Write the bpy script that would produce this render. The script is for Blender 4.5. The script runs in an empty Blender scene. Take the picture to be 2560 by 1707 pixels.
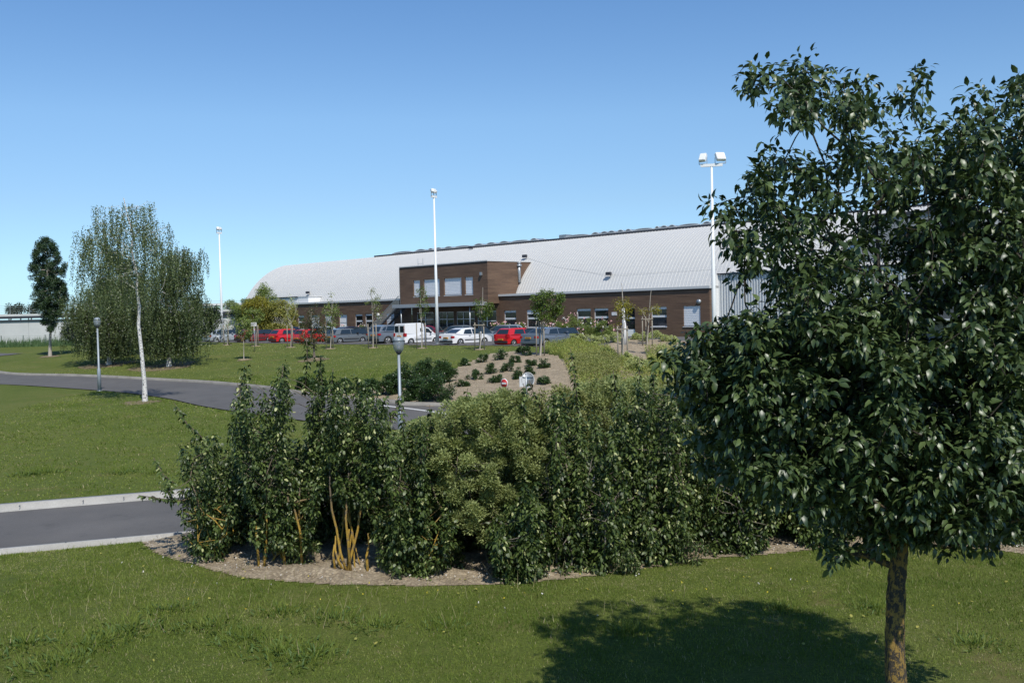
import bpy, bmesh, math, random
import numpy as np
from mathutils import Vector, Matrix
random.seed(7); RNG = np.random.default_rng(11)
SC = bpy.context.scene; COL = SC.collection
R = math.radians
# ------------------------------------------------------------------ camera, sky, sun
FPX = 2465.0; CAMZ = 2.57
pit = math.atan((853.5-780)/FPX); rol = R(1.3)
CF = np.array([0, math.cos(pit), -math.sin(pit)]); U0 = np.array([0, math.sin(pit), math.cos(pit)]); R0 = np.array([1., 0, 0])
CU = U0*math.cos(rol)+R0*math.sin(rol); CR = R0*math.cos(rol)-U0*math.sin(rol); CC = np.array([0, 0, CAMZ])
cam = bpy.data.cameras.new('camera'); co = bpy.data.objects.new('camera', cam); COL.objects.link(co); SC.camera = co
cam.sensor_width = 36; cam.lens = 36*FPX/2560; cam.clip_end = 6000; cam.clip_start = .1
co.matrix_world = Matrix(((CR[0], CU[0], -CF[0], 0), (CR[1], CU[1], -CF[1], 0), (CR[2], CU[2], -CF[2], CAMZ), (0, 0, 0, 1)))
w = bpy.data.worlds.new('World'); SC.world = w; w.use_nodes = True
SKYC = [(.40,.61,.88),(.55,.70,.86),(.65,.75,.83),(.75,.88,.94),(.60,.83,1.)]
SUN_EL, SUN_AZ = R(51), R(159)      # azimuth clockwise from +Y
nt = w.node_tree; bg = nt.nodes['Background']; sky = nt.nodes.new('ShaderNodeTexSky'); sky.sky_type = 'NISHITA'
sky.sun_disc = False; sky.sun_elevation = SUN_EL; sky.sun_rotation = SUN_AZ; sky.altitude = 1200
sky.air_density = 1.0; sky.dust_density = 0.1; sky.ozone_density = 2.5
_g = nt.nodes.new('ShaderNodeNewGeometry'); _x = nt.nodes.new('ShaderNodeSeparateXYZ'); nt.links.new(_g.outputs['Incoming'], _x.inputs[0])
_a = nt.nodes.new('ShaderNodeMath'); _a.operation = 'ABSOLUTE'; nt.links.new(_x.outputs[2], _a.inputs[0])
_r = nt.nodes.new('ShaderNodeValToRGB'); _e = _r.color_ramp.elements; _e[0].position = 0; _e[1].position = .36       # clear-air correction by height above the horizon
_e[0].color = SKYC[0]+(1,); _e[1].color = SKYC[-1]+(1,)
for _p, _c in zip((.05, .11, .19), SKYC[1:-1]): _q = _e.new(_p); _q.color = _c+(1,)
nt.links.new(_a.outputs[0], _r.inputs[0]); _m = nt.nodes.new('ShaderNodeMix'); _m.data_type = 'RGBA'; _m.blend_type = 'MULTIPLY'; _m.inputs[0].default_value = 1
nt.links.new(sky.outputs[0], _m.inputs[6]); nt.links.new(_r.outputs[0], _m.inputs[7]); nt.links.new(_m.outputs[2], bg.inputs[0]); bg.inputs[1].default_value = 0.15
sl = bpy.data.lights.new('sun', 'SUN'); so = bpy.data.objects.new('sun', sl); COL.objects.link(so)
sl.energy = 5.0; sl.angle = R(.53); sl.color = (1, .955, .88)
sv = Vector((math.sin(SUN_AZ)*math.cos(SUN_EL), math.cos(SUN_AZ)*math.cos(SUN_EL), math.sin(SUN_EL)))
so.rotation_euler = sv.to_track_quat('Z', 'Y').to_euler(); so.location = (0, -20, 60)
SC.view_settings.view_transform = 'Standard'; SC.view_settings.look = 'None'; SC.view_settings.gamma = 1; SC.view_settings.exposure = 0
SC.render.engine = 'CYCLES'; SC.cycles.max_bounces = 6; SC.cycles.transparent_max_bounces = 4
# ------------------------------------------------------------------ helpers
def ray(x, y): return CF+CR*((x-1280)/FPX)-CU*((y-853.5)/FPX)
def at(x, y, Y):                      # photo pixel (2560 wide) -> world point at depth Y
    v = ray(x, y); return CC+v*(Y/v[1])
KV = 2560/2352.
def tag(o, label=None, cat=None, group=None, kind=None):
    if label: o['label'] = label
    if cat: o['category'] = cat
    if group: o['group'] = group
    if kind: o['kind'] = kind
    return o
def empty(name, loc, rz=0, label=None, cat=None, group=None):
    o = bpy.data.objects.new(name, None); COL.objects.link(o); o.location = loc; o.rotation_euler = (0, 0, rz); o.empty_display_size = .3
    return tag(o, label, cat, group)
def link(name, me, mat, parent=None):
    o = bpy.data.objects.new(name, me); COL.objects.link(o)
    for m in (mat if isinstance(mat, (list, tuple)) else [mat]):
        if m: me.materials.append(m)
    if parent: o.parent = parent
    return o
def rawmesh(name, V, F, mat, parent=None, tint=None, smooth=False, org=None):
    V = np.asarray(V, float)
    if org is not None: V = V-np.asarray(org, float)
    me = bpy.data.meshes.new(name); n = len(V); k = F.shape[1]
    me.vertices.add(n); me.vertices.foreach_set('co', V.astype(np.float32).ravel())
    me.loops.add(F.size); me.loops.foreach_set('vertex_index', F.astype(np.int32).ravel())
    me.polygons.add(len(F)); me.polygons.foreach_set('loop_start', np.arange(0, F.size, k, dtype=np.int32))
    if smooth: me.polygons.foreach_set('use_smooth', np.ones(len(F), bool))
    me.update(calc_edges=True)
    if tint is not None:
        a = me.attributes.new('tint', 'FLOAT', 'POINT'); a.data.foreach_set('value', np.asarray(tint, np.float32))
    return link(name, me, mat, parent)
class MB:
    def __init__(s): s.v = []; s.f = []; s.m = []; s.mi = 0; s.sm = []; s.smooth = False
    def add(s, vs, fs):
        b = len(s.v); s.v += [tuple(map(float, q)) for q in vs]
        for f in fs: s.f.append([b+i for i in f]); s.m.append(s.mi); s.sm.append(s.smooth)
        return s
    def box(s, x0, x1, y0, y1, z0, z1):
        return s.add([(x0,y0,z0),(x1,y0,z0),(x1,y1,z0),(x0,y1,z0),(x0,y0,z1),(x1,y0,z1),(x1,y1,z1),(x0,y1,z1)],
              [(3,2,1,0),(4,5,6,7),(0,1,5,4),(1,2,6,5),(2,3,7,6),(3,0,4,7)])
    def quad(s, a, b, c, d): return s.add([a,b,c,d], [(0,1,2,3)])
    def tube(s, pts, rad, n=6, caps=True):
        pts = [Vector(p) for p in pts]; rad = rad if isinstance(rad, (list, tuple)) else [rad]*len(pts)
        vs = []; 
        for i, p in enumerate(pts):
            d = (pts[min(i+1, len(pts)-1)]-pts[max(i-1, 0)]).normalized()
            a = Vector((0,0,1)) if abs(d.z) < .9 else Vector((1,0,0))
            u = d.cross(a).normalized(); v = d.cross(u)
            for k in range(n):
                t = 2*math.pi*k/n; vs.append(p+(u*math.cos(t)+v*math.sin(t))*rad[i])
        fs = [(i*n+k, i*n+(k+1) % n, (i+1)*n+(k+1) % n, (i+1)*n+k) for i in range(len(pts)-1) for k in range(n)]
        if caps: fs += [tuple(range(n))[::-1], tuple(range((len(pts)-1)*n, len(pts)*n))]
        sm = s.smooth; s.smooth = True; s.add(vs, fs); s.smooth = sm; return s
    def bar(s, a, b, w, h=None):        # square bar between two points
        a, b = Vector(a), Vector(b); h = h or w; d = (b-a).normalized()
        up = Vector((0,0,1)) if abs(d.z) < .95 else Vector((0,1,0))
        u = d.cross(up).normalized()*w/2; v = d.cross(u).normalized()*h/2
        return s.add([a-u-v,a+u-v,a+u+v,a-u+v,b-u-v,b+u-v,b+u+v,b-u+v], [(3,2,1,0),(4,5,6,7),(0,1,5,4),(1,2,6,5),(2,3,7,6),(3,0,4,7)])
    def prism(s, pts, y0, y1):          # xz polygon extruded along y
        n = len(pts)
        return s.add([(p[0], y0, p[1]) for p in pts]+[(p[0], y1, p[1]) for p in pts],
              [tuple(range(n)), tuple(range(n, 2*n))[::-1]]+[(i, i+n, (i+1) % n+n, (i+1) % n) for i in range(n)])
    def cyl(s, c, r, a, b, n=16, axis='y'):
        if axis == 'y': p = [(c[0], a, c[1]), (c[0], b, c[1])]
        elif axis == 'z': p = [(c[0], c[1], a), (c[0], c[1], b)]
        else: p = [(a, c[0], c[1]), (b, c[0], c[1])]
        return s.tube(p, r, n)
    def build(s, name, mat, parent=None, bevel=0, fix=False):
        me = bpy.data.meshes.new(name); me.from_pydata(s.v, [], s.f)
        me.polygons.foreach_set('material_index', s.m); me.polygons.foreach_set('use_smooth', s.sm); me.update()
        if fix or bevel:
            bm = bmesh.new(); bm.from_mesh(me); bmesh.ops.recalc_face_normals(bm, faces=bm.faces)
            if bevel: bmesh.ops.bevel(bm, geom=[e for e in bm.edges if e.calc_face_angle(0) > .5], offset=bevel, segments=2, affect='EDGES', clamp_overlap=True)
            bm.to_mesh(me); bm.free()
        return link(name, me, mat, parent)
# ------------------------------------------------------------------ materials
def newmat(name):
    m = bpy.data.materials.new(name); m.use_nodes = True; return m, m.node_tree, m.node_tree.nodes['Principled BSDF']
def N(nt, t, **k):
    n = nt.nodes.new(t)
    for a, b in k.items():
        if a in n.inputs: n.inputs[a].default_value = b
        else: setattr(n, a, b)
    return n
def rgb(h):                                  # sRGB 0-255 -> linear
    return tuple(((c/255)/12.92 if c/255 <= .04045 else ((c/255+.055)/1.055)**2.4) for c in h)+(1,)
KA = .86
def plain(name, col, rough=.5, metal=0, noise=.0, scale=3., spec=.5, coat=0):
    m, nt, p = newmat(name); col = tuple(c*KA for c in col[:3])+(1,)
    p.inputs['Base Color'].default_value = col; p.inputs['Roughness'].default_value = rough; p.inputs['Metallic'].default_value = metal
    p.inputs['Specular IOR Level'].default_value = spec; p.inputs['Coat Weight'].default_value = coat
    if noise:
        g = N(nt, 'ShaderNodeNewGeometry'); n = N(nt, 'ShaderNodeTexNoise', Scale=scale, Detail=6., Roughness=.65)
        r = N(nt, 'ShaderNodeValToRGB'); r.color_ramp.elements[0].position = .3; r.color_ramp.elements[1].position = .7
        r.color_ramp.elements[0].color = tuple(c*(1-noise) for c in col[:3])+(1,); r.color_ramp.elements[1].color = tuple(min(1, c*(1+noise)) for c in col[:3])+(1,)
        nt.links.new(g.outputs['Position'], n.inputs['Vector']); nt.links.new(n.outputs[0], r.inputs[0]); nt.links.new(r.outputs[0], p.inputs['Base Color'])
    return m
def leafmat(name, a, b, rough=.5, trans=.3, spec=.4, c=None):
    m, nt, p = newmat(name); at_ = N(nt, 'ShaderNodeAttribute', attribute_name='tint')
    a, b = (a[0]*.80, a[1]*.86, a[2]*.66), (b[0]*.84, b[1]*.90, b[2]*.74); trans = trans*.75
    r = N(nt, 'ShaderNodeValToRGB'); r.color_ramp.elements[0].color = a+(1,); r.color_ramp.elements[1].color = b+(1,)
    if c: e = r.color_ramp.elements.new(.9); e.color = tuple(b)+(1,); r.color_ramp.elements[-1].color = tuple(c)+(1,)
    nt.links.new(at_.outputs['Fac'], r.inputs[0]); nt.links.new(r.outputs[0], p.inputs['Base Color'])
    p.inputs['Roughness'].default_value = rough; p.inputs['Specular IOR Level'].default_value = spec
    t = N(nt, 'ShaderNodeBsdfTranslucent'); mx = N(nt, 'ShaderNodeMixShader'); mx.inputs[0].default_value = trans
    hs = N(nt, 'ShaderNodeHueSaturation', Hue=.48, Saturation=1.15, Value=1.3); nt.links.new(r.outputs[0], hs.inputs['Color']); nt.links.new(hs.outputs[0], t.inputs[0])
    nt.links.new(p.outputs[0], mx.inputs[1]); nt.links.new(t.outputs[0], mx.inputs[2]); nt.links.new(mx.outputs[0], nt.nodes['Material Output'].inputs[0])
    return m
def ramp(nt, src, stops):
    r = N(nt, 'ShaderNodeValToRGB'); e = r.color_ramp.elements
    e[0].position, e[0].color = stops[0][0], tuple(stops[0][1])[:3]+(1,); e[1].position, e[1].color = stops[-1][0], tuple(stops[-1][1])[:3]+(1,)
    for q, c in stops[1:-1]: x = e.new(q); x.color = tuple(c)[:3]+(1,)
    nt.links.new(src, r.inputs[0]); return r.outputs[0]
def mixc(nt, f, a, b, mode='MIX'):
    m = N(nt, 'ShaderNodeMix', data_type='RGBA', blend_type=mode)
    for s, i in ((f, 0), (a, 6), (b, 7)):
        if hasattr(s, 'links'): nt.links.new(s, m.inputs[i])
        else: m.inputs[i].default_value = s if i == 0 else tuple(s)[:3]+(1,)
    return m.outputs[2]
def bump(nt, p, h, st=.5, d=.02):
    b = N(nt, 'ShaderNodeBump', Strength=st, Distance=d); nt.links.new(h, b.inputs['Height']); nt.links.new(b.outputs[0], p.inputs['Normal'])
def noise(nt, vec, s, d=4., r=.6):
    n = N(nt, 'ShaderNodeTexNoise', Scale=s, Detail=d, Roughness=r); nt.links.new(vec, n.inputs['Vector']); return n.outputs[0]
def pos(nt): return N(nt, 'ShaderNodeNewGeometry').outputs['Position']

def mat_grass():
    m, nt, p = newmat('grass_ground'); v = pos(nt)
    c1 = ramp(nt, noise(nt, v, .22, 5), [(.3, (.115,.148,.036)), (.5, (.155,.18,.052)), (.7, (.22,.215,.088))])
    c2 = ramp(nt, noise(nt, v, 3.2, 6, .7), [(.3, (.072,.105,.022)), (.55, (.13,.150,.042)), (.75, (.21,.19,.09))])
    c3 = ramp(nt, noise(nt, v, 22, 4, .8), [(.3, (.55,.55,.5)), (.7, (1.35,1.35,1.3))])
    c = mixc(nt, .5, c1, c2); c = mixc(nt, 1., c, c3, 'MULTIPLY')
    dry = ramp(nt, noise(nt, v, .55, 6, .75), [(.56, (0,0,0)), (.72, (1,1,1))])
    c = mixc(nt, dry, c, (.21,.17,.085)); nt.links.new(mixc(nt, 1., c, (.70,.76,.56), 'MULTIPLY'), p.inputs['Base Color'])
    p.inputs['Roughness'].default_value = .9; p.inputs['Specular IOR Level'].default_value = .15
    bump(nt, p, noise(nt, v, 14, 8, .8), .7, .08); return m
def mat_soil(name, a, b, c):
    m, nt, p = newmat(name); v = pos(nt)
    vo = N(nt, 'ShaderNodeTexVoronoi', Scale=26.); nt.links.new(v, vo.inputs['Vector'])
    n = noise(nt, v, 2.5, 8, .7); base = ramp(nt, n, [(.3, a), (.55, b), (.75, c)])
    pebb = ramp(nt, vo.outputs['Color'], [(.0, (.7,.66,.6)), (.6, (1.0,1,1)), (.92, (1.6,1.6,1.55))])
    cc = mixc(nt, 1., base, pebb, 'MULTIPLY'); nt.links.new(mixc(nt, 1., cc, (KA,KA,KA), 'MULTIPLY'), p.inputs['Base Color']); p.inputs['Roughness'].default_value = .95
    bump(nt, p, noise(nt, v, 18, 6, .8), .9, .06); return m
def mat_asphalt():
    m, nt, p = newmat('asphalt'); v = pos(nt)
    a = ramp(nt, noise(nt, v, .35, 6, .65), [(.3, (.088,.084,.080)), (.7, (.122,.116,.110))])
    b = ramp(nt, noise(nt, v, 60, 3, .8), [(.3, (.75,.75,.75)), (.7, (1.25,1.25,1.25))])
    vo = N(nt, 'ShaderNodeTexVoronoi', Scale=.32, feature='DISTANCE_TO_EDGE'); wv = N(nt, 'ShaderNodeTexNoise', Scale=1.2, Detail=5.); nt.links.new(v, wv.inputs['Vector'])
    va = N(nt, 'ShaderNodeVectorMath', operation='ADD'); nt.links.new(v, va.inputs[0]); nt.links.new(wv.outputs['Color'], va.inputs[1]); nt.links.new(va.outputs[0], vo.inputs['Vector'])
    cr = ramp(nt, vo.outputs['Distance'], [(0, (.45,.45,.45)), (.012, (.6,.6,.6)), (.02, (1,1,1))]); st = ramp(nt, noise(nt, v, .9, 5, .7), [(.28, (.72,.72,.72)), (.42, (1,1,1)), (.7, (1.08,1.07,1.05))])
    nt.links.new(mixc(nt, 1., mixc(nt, 1., mixc(nt, 1., a, b, 'MULTIPLY'), (KA,KA,KA), 'MULTIPLY'), st, 'MULTIPLY'), p.inputs['Base Color']); p.inputs['Roughness'].default_value = .85
    bump(nt, p, noise(nt, v, 90, 3, .8), .4, .01); return m
def mat_concrete(name, a, b, sc=1.2):
    m, nt, p = newmat(name); v = pos(nt)
    x = ramp(nt, noise(nt, v, sc, 8, .7), [(.3, a), (.7, b)]); y = ramp(nt, noise(nt, v, 30, 4, .8), [(.35, (.82,.82,.82)), (.7, (1.1,1.1,1.1))])
    nt.links.new(mixc(nt, 1., mixc(nt, 1., x, y, 'MULTIPLY'), (KA,KA,KA), 'MULTIPLY'), p.inputs['Base Color']); p.inputs['Roughness'].default_value = .85
    bump(nt, p, noise(nt, v, 40, 4, .7), .3, .01); return m
def mat_wood():
    m, nt, p = newmat('brown_wood_cladding'); tc = N(nt, 'ShaderNodeTexCoord').outputs['Object']
    sx = N(nt, 'ShaderNodeSeparateXYZ'); nt.links.new(tc, sx.inputs[0])
    mu = N(nt, 'ShaderNodeMath', operation='MULTIPLY'); mu.inputs[1].default_value = 1/.145; nt.links.new(sx.outputs[2], mu.inputs[0])
    fr = N(nt, 'ShaderNodeMath', operation='FRACT'); fl = N(nt, 'ShaderNodeMath', operation='FLOOR'); nt.links.new(mu.outputs[0], fr.inputs[0]); nt.links.new(mu.outputs[0], fl.inputs[0])
    ad = N(nt, 'ShaderNodeMath', operation='ADD'); nt.links.new(sx.outputs[0], ad.inputs[0]); nt.links.new(sx.outputs[1], ad.inputs[1])
    s2 = N(nt, 'ShaderNodeMath', operation='MULTIPLY'); s2.inputs[1].default_value = .33; nt.links.new(ad.outputs[0], s2.inputs[0])
    cb = N(nt, 'ShaderNodeCombineXYZ'); nt.links.new(s2.outputs[0], cb.inputs[0]); nt.links.new(fl.outputs[0], cb.inputs[1])
    wn = noise(nt, cb.outputs[0], 1.0, 1, .5)
    mp = N(nt, 'ShaderNodeMapping'); mp.inputs['Scale'].default_value = (1.2, 1.2, 26); nt.links.new(tc, mp.inputs['Vector'])
    g = noise(nt, mp.outputs[0], 1.6, 8, .7)
    a = ramp(nt, wn, [(.3, (.088,.052,.032)), (.5, (.118,.070,.043)), (.7, (.150,.092,.056))]); b = ramp(nt, g, [(.3, (.7,.7,.7)), (.7, (1.3,1.3,1.3))])
    c = mixc(nt, 1., a, b, 'MULTIPLY'); gap = ramp(nt, fr.outputs[0], [(.0, (.55,.55,.55)), (.07, (.6,.6,.6)), (.12, (1,1,1)), (1., (1,1,1))])
    nt.links.new(mixc(nt, 1., c, gap, 'MULTIPLY'), p.inputs['Base Color']); p.inputs['Roughness'].default_value = .7
    bump(nt, p, gap, .6, .02); return m
def mat_bark(name, a, b, c, sc=6., zs=.35, th=(.42,.55), ztop=None):
    m, nt, p = newmat(name); tc = pos(nt); mp = N(nt, 'ShaderNodeMapping'); mp.inputs['Scale'].default_value = (1, 1, zs); nt.links.new(tc, mp.inputs['Vector'])
    x = noise(nt, mp.outputs[0], sc, 6, .7); base = ramp(nt, noise(nt, mp.outputs[0], sc*3, 6, .75), [(.35, a), (.65, b)])
    f = ramp(nt, x, [(th[0], (0,0,0)), (th[1], (1,1,1))])
    if ztop:
        sz = N(nt, 'ShaderNodeSeparateXYZ'); nt.links.new(tc, sz.inputs[0]); mr = N(nt, 'ShaderNodeMapRange'); mr.inputs[1].default_value = ztop[0]; mr.inputs[2].default_value = ztop[1]; mr.inputs[3].default_value = 1; mr.inputs[4].default_value = 0
        nt.links.new(sz.outputs[2], mr.inputs[0]); f = mixc(nt, 1., f, mr.outputs[0], 'MULTIPLY')
    nt.links.new(mixc(nt, f, base, c), p.inputs['Base Color']); p.inputs['Roughness'].default_value = .9
    bump(nt, p, noise(nt, mp.outputs[0], sc*4, 6, .8), .9, .03); return m
def glassmat(name, col=(.012,.016,.022), rough=.06):
    return plain(name, col, rough, 0, spec=.9)
M = dict(
 grass=mat_grass(), mulch=mat_soil('mulch', (.225,.175,.112), (.375,.305,.21), (.52,.445,.335)), bank=mat_soil('bank_soil', (.24,.19,.125), (.35,.28,.19), (.46,.39,.285)),
 asphalt=mat_asphalt(), kerb=mat_concrete('kerb_concrete', (.30,.29,.265), (.44,.43,.40), .9), oldkerb=mat_concrete('weathered_kerb', (.20,.185,.16), (.36,.34,.30), .8),
 conc=mat_concrete('pale_concrete', (.52,.53,.51), (.64,.65,.62), .25), wood=mat_wood(), white=plain('white_paint', (.8,.8,.79), .4, noise=.04), 
 roof=plain('pale_metal_roof', (.60,.595,.57), .5, .1, noise=.03, scale=.35), rib=plain('roof_seam_metal', (.66,.66,.645), .45, .1), darkmetal=plain('dark_metal', (.035,.036,.045), .5),
 corr=plain('white_corrugated_metal', (.66,.68,.69), .45, .1), galv=plain('galvanised_steel', (.42,.45,.47), .4, .6, noise=.1, scale=8), polyc=plain('grey_polycarbonate', (.22,.26,.31), .25, spec=.7),
 frame=plain('window_frame_white', (.72,.74,.75), .4), shutter=plain('roller_shutter', (.90,.91,.92), .5), glass=glassmat('window_glass'), cglass=glassmat('car_glass', (.018,.028,.035), .04),
 canopy=plain('canopy_grey_metal', (.40,.42,.44), .4, .3), pole=plain('pole_white', (.82,.83,.82), .35), stake=plain('weathered_stake', (.27,.24,.19), .9, noise=.25, scale=20),
 tyre=plain('tyre_rubber', (.015,.015,.015), .8), rim=plain('wheel_rim', (.5,.51,.52), .3, .7), plastic=plain('black_plastic', (.025,.025,.028), .6), red_l=plain('tail_light_red', (.42,.012,.018), .2, coat=.5),
 plate=plain('yellow_plate', (.72,.33,.03), .5), lamp=plain('globe_translucent', (.30,.33,.34), .2, spec=.6), headl=plain('headlight_clear', (.6,.62,.65), .1, spec=.8), signred=plain('sign_red', (.52,.03,.03), .5), 
 greyw=plain('grey_panel', (.30,.31,.32), .6, noise=.06, scale=.7), dgrey=plain('dark_grey_panel', (.10,.105,.11), .6), lampgrey=plain('lamp_post_grey', (.29,.33,.36), .45, .2, noise=.06, scale=6),
 lich=mat_bark('lichen_bark', (.030,.024,.018), (.085,.070,.052), (.33,.21,.05), 20., .6, (.49,.55), (-.3, 1.3)), lich2=mat_bark('stem_lichen_yellow', (.11,.085,.06), (.20,.16,.11), (.40,.25,.035), 18., .5, (.38,.48), (-1.5,-.8)),
 bark=mat_bark('grey_bark', (.07,.055,.042), (.16,.13,.10), (.22,.19,.15)), birch=mat_bark('birch_bark', (.60,.58,.54), (.74,.72,.68), (.06,.05,.045), 11., 2.4, (.53,.58)), twig=plain('twig_brown', (.11,.085,.06), .8), paleb=plain('pale_stem', (.42,.38,.32), .8, noise=.15, scale=10),
 stone=plain('pale_stone', (.5,.46,.4), .9, noise=.2, scale=8), rail=plain('rail_metal', (.38,.42,.42), .5, .3), paint=plain('road_paint', (.62,.62,.60), .7, noise=.15, scale=6),
 pink=plain('pink_petal', (.85,.50,.50), .6), wpet=plain('white_petal', (.8,.76,.7), .6), ypet=plain('yellow_petal', (.75,.6,.04), .6),
 L_tree=leafmat('leaf_glossy_dark', (.020,.042,.016), (.108,.145,.058), .40, .16, .5), L_hedge=leafmat('leaf_hedge', (.024,.046,.013), (.135,.175,.055), .45, .30, .4, (.38,.40,.18)),
 L_olive=leafmat('leaf_olive_fine', (.23,.255,.11), (.39,.42,.20), .6, .5), L_olive2=leafmat('leaf_brown_olive', (.18,.19,.065), (.31,.30,.125), .6, .28), L_birch=leafmat('leaf_birch', (.075,.100,.045), (.185,.215,.10), .4, .3),
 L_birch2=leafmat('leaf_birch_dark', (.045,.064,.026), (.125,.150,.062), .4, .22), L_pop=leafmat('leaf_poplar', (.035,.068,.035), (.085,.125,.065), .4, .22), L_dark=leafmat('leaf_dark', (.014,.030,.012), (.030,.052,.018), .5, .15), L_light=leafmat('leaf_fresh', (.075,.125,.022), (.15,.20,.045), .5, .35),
 L_yel=leafmat('leaf_yellow', (.19,.19,.028), (.34,.28,.04), .6, .35), L_aut=leafmat('leaf_autumn', (.19,.21,.055), (.42,.36,.10), .6, .3), L_autg=leafmat('leaf_autumn_green', (.13,.18,.055), (.28,.33,.10), .6, .3),
 L_pale=leafmat('leaf_variegated', (.36,.39,.17), (.62,.62,.34), .6, .25), L_lau=leafmat('leaf_laurel', (.030,.062,.022), (.075,.120,.042), .3, .18), L_grey=leafmat('leaf_grey_willow', (.25,.27,.24), (.42,.43,.38), .6, .2),
 L_cov=leafmat('leaf_ground_cover', (.19,.23,.06), (.36,.38,.12), .6, .4, .3, (.42,.33,.12)), L_redd=leafmat('leaf_reddish_green', (.050,.070,.022), (.10,.10,.035), .5, .25, .4, (.32,.07,.03)),
 L_grass=leafmat('grass_blades', (.105,.155,.026), (.245,.275,.065), .6, .35, .25, (.34,.30,.16)), L_bank_sunlit=leafmat('sunlit_bank_grass_blades', (.20,.22,.065), (.38,.38,.14), .6, .38, .25, (.42,.37,.2)), L_weed=leafmat('weed_leaves', (.06,.11,.03), (.12,.17,.05), .6, .3), L_reed=leafmat('tall_grass', (.05,.10,.045), (.10,.16,.07), .7, .25),  # bank blades: grass colour painted paler to stand for sun on the slope
)
_m, _nt, _p = newmat('globe_clear'); _p.inputs['Base Color'].default_value = (.27,.30,.32,1); _p.inputs['Roughness'].default_value = .15
_t = N(_nt, 'ShaderNodeBsdfTransparent'); _x = N(_nt, 'ShaderNodeMixShader'); _x.inputs[0].default_value = .45; _nt.links.new(_p.outputs[0], _x.inputs[1]); _nt.links.new(_t.outputs[0], _x.inputs[2]); _nt.links.new(_x.outputs[0], _nt.nodes['Material Output'].inputs[0]); M['lamp'] = _m
# ------------------------------------------------------------------ terrain
def H(x, y, h, Y):  P = at(x, y, Y); return (P[0], Y, CAMZ-h)
CP = [(-20,8,-2.43),(0,5,-2.43),(20,8,-2.43),(-12,16,-2.43),(0,18,-2.43),(12,18,-2.43),(-20,20,-2.43),(-11,24,-2.43),(0,27,-2.43),(10,26,-2.43),(20,24,-2.43),(-25,30,-2.25),
 (-15,35,-2.1),(-7,35,-2.12),(0,33,-2.25),(8,33,-2.28),(15,33,-2.25),(-18.6,50,-1.53),(-32,62,-1.43),(-17,51,-1.5),(-13,46,-1.58),(-25,44,-1.75),(-38.4,74,-1.33),(-21.6,62.8,-1.36),(-16.2,57.6,-1.38),
 (-10.3,48.8,-1.48),(-5.5,44.9,-1.6),(-2.6,43.1,-1.68),(5,41,-1.78),(12,41,-1.85),(22,46,-1.8),(-40,60,-1.5),
 (-30.2,99,0),(-20,89,-.02),(-11,81,0),(2.4,68.5,0),(-37,105,0),(-45,112,-.1),(-30,75,-.92),(-22,72,-.9),(-14,66,-.85),(-7,60,-.8),(0,56,-.75),(-8,70,-.35),(-16,78,-.3),(1,61,-.32),(.5,50,-1.05),(6,52,-.75),(5,60,-.15),
 (6.9,62,-.55),(8,74,.15),(13,76,.1),(12,57,-1.45),(13,64,-.9),(18,66,-.6),(25,60,-1.2),(30,70,-.5),(22,76,0),(-40.8,87,-.43),(-60,115,-.1),(-50,95,-.45),(-55,80,-.9),(-40,110,-.1),(-65,70,-1.2),
 (16,83,0),(-32,129,0),(0,100,0),(40,60,-.6),(30,90,0),(-70,100,-.4),(-20,150,0),(50,100,0),(-80,150,0)]
CPa = np.array(CP); 
def _phi(d2): return np.where(d2 > 1e-9, .5*d2*np.log(np.maximum(d2, 1e-9)), 0)
_n = len(CPa); _A = np.zeros((_n+3, _n+3)); _d = ((CPa[:,None,:2]-CPa[None,:,:2])**2).sum(-1); _A[:_n,:_n] = _phi(_d)+np.eye(_n)*8.0
_A[:_n,_n] = 1; _A[:_n,_n+1:] = CPa[:,:2]; _A[_n,:_n] = 1; _A[_n+1:,:_n] = CPa[:,:2].T
_W = np.linalg.solve(_A, np.concatenate([CPa[:,2], [0,0,0]]))
def hraw(x, y):
    x = np.asarray(x, float); y = np.asarray(y, float); sh = x.shape; x = x.ravel(); y = y.ravel(); out = np.empty(len(x))
    for i in range(0, len(x), 20000):
        a, b = x[i:i+20000], y[i:i+20000]; d2 = (a[:,None]-CPa[None,:,0])**2+(b[:,None]-CPa[None,:,1])**2
        z = _phi(d2)@_W[:_n]+_W[_n]+_W[_n+1]*a+_W[_n+2]*b; out[i:i+20000] = z
    out = np.clip(out, -2.5, .25)
    f = np.clip((y-125)/30, 0, 1); out = out*(1-f); f = np.clip((np.abs(x)-60)/30, 0, 1)*np.clip((y-60)/40, 0, 1); out = out*(1-f)
    g = np.clip((8-y)/10, 0, 1); out = out*(1-g)-2.45*g
    return out.reshape(sh)
ROADS = {'near': ([(-60,6),(-40,13),(-30,16.9),(-20,20.8),(-12.3,23.7),(-8.7,25.0),(-3,27.2),(2,29.8),(7,33),(11,37)], 5.1),
         'far': ([(-75,92),(-60,85),(-45,76.3),(-37,70),(-29,64.6),(-21.5,59),(-16.5,53.5),(-12.5,48.2),(-8.5,44.5),(-4,41.3),(2,38.6),(9,37),(16,37.5)], 5.3),
         'east': ([(-6,42.2),(0,40.3),(6,39.2),(14,40.5),(24,44),(40,52),(60,60)], 5.6)}
def dens(pts, st):
    out = []; n = len(pts)
    for i in range(n-1):
        p0, p1, p2, p3 = [np.array(pts[min(max(j, 0), n-1)], float) for j in (i-1, i, i+1, i+2)]
        k = max(2, int(np.linalg.norm(p2-p1)/st))
        for a in range(k):
            t = a/k; out.append(.5*((2*p1)+(-p0+p2)*t+(2*p0-5*p1+4*p2-p3)*t*t+(-p0+3*p1-3*p2+p3)*t**3))
    out.append(np.array(pts[-1], float)); return np.array(out)
RD = {k: (dens(v[0], .6), v[1]) for k, v in ROADS.items()}
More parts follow.
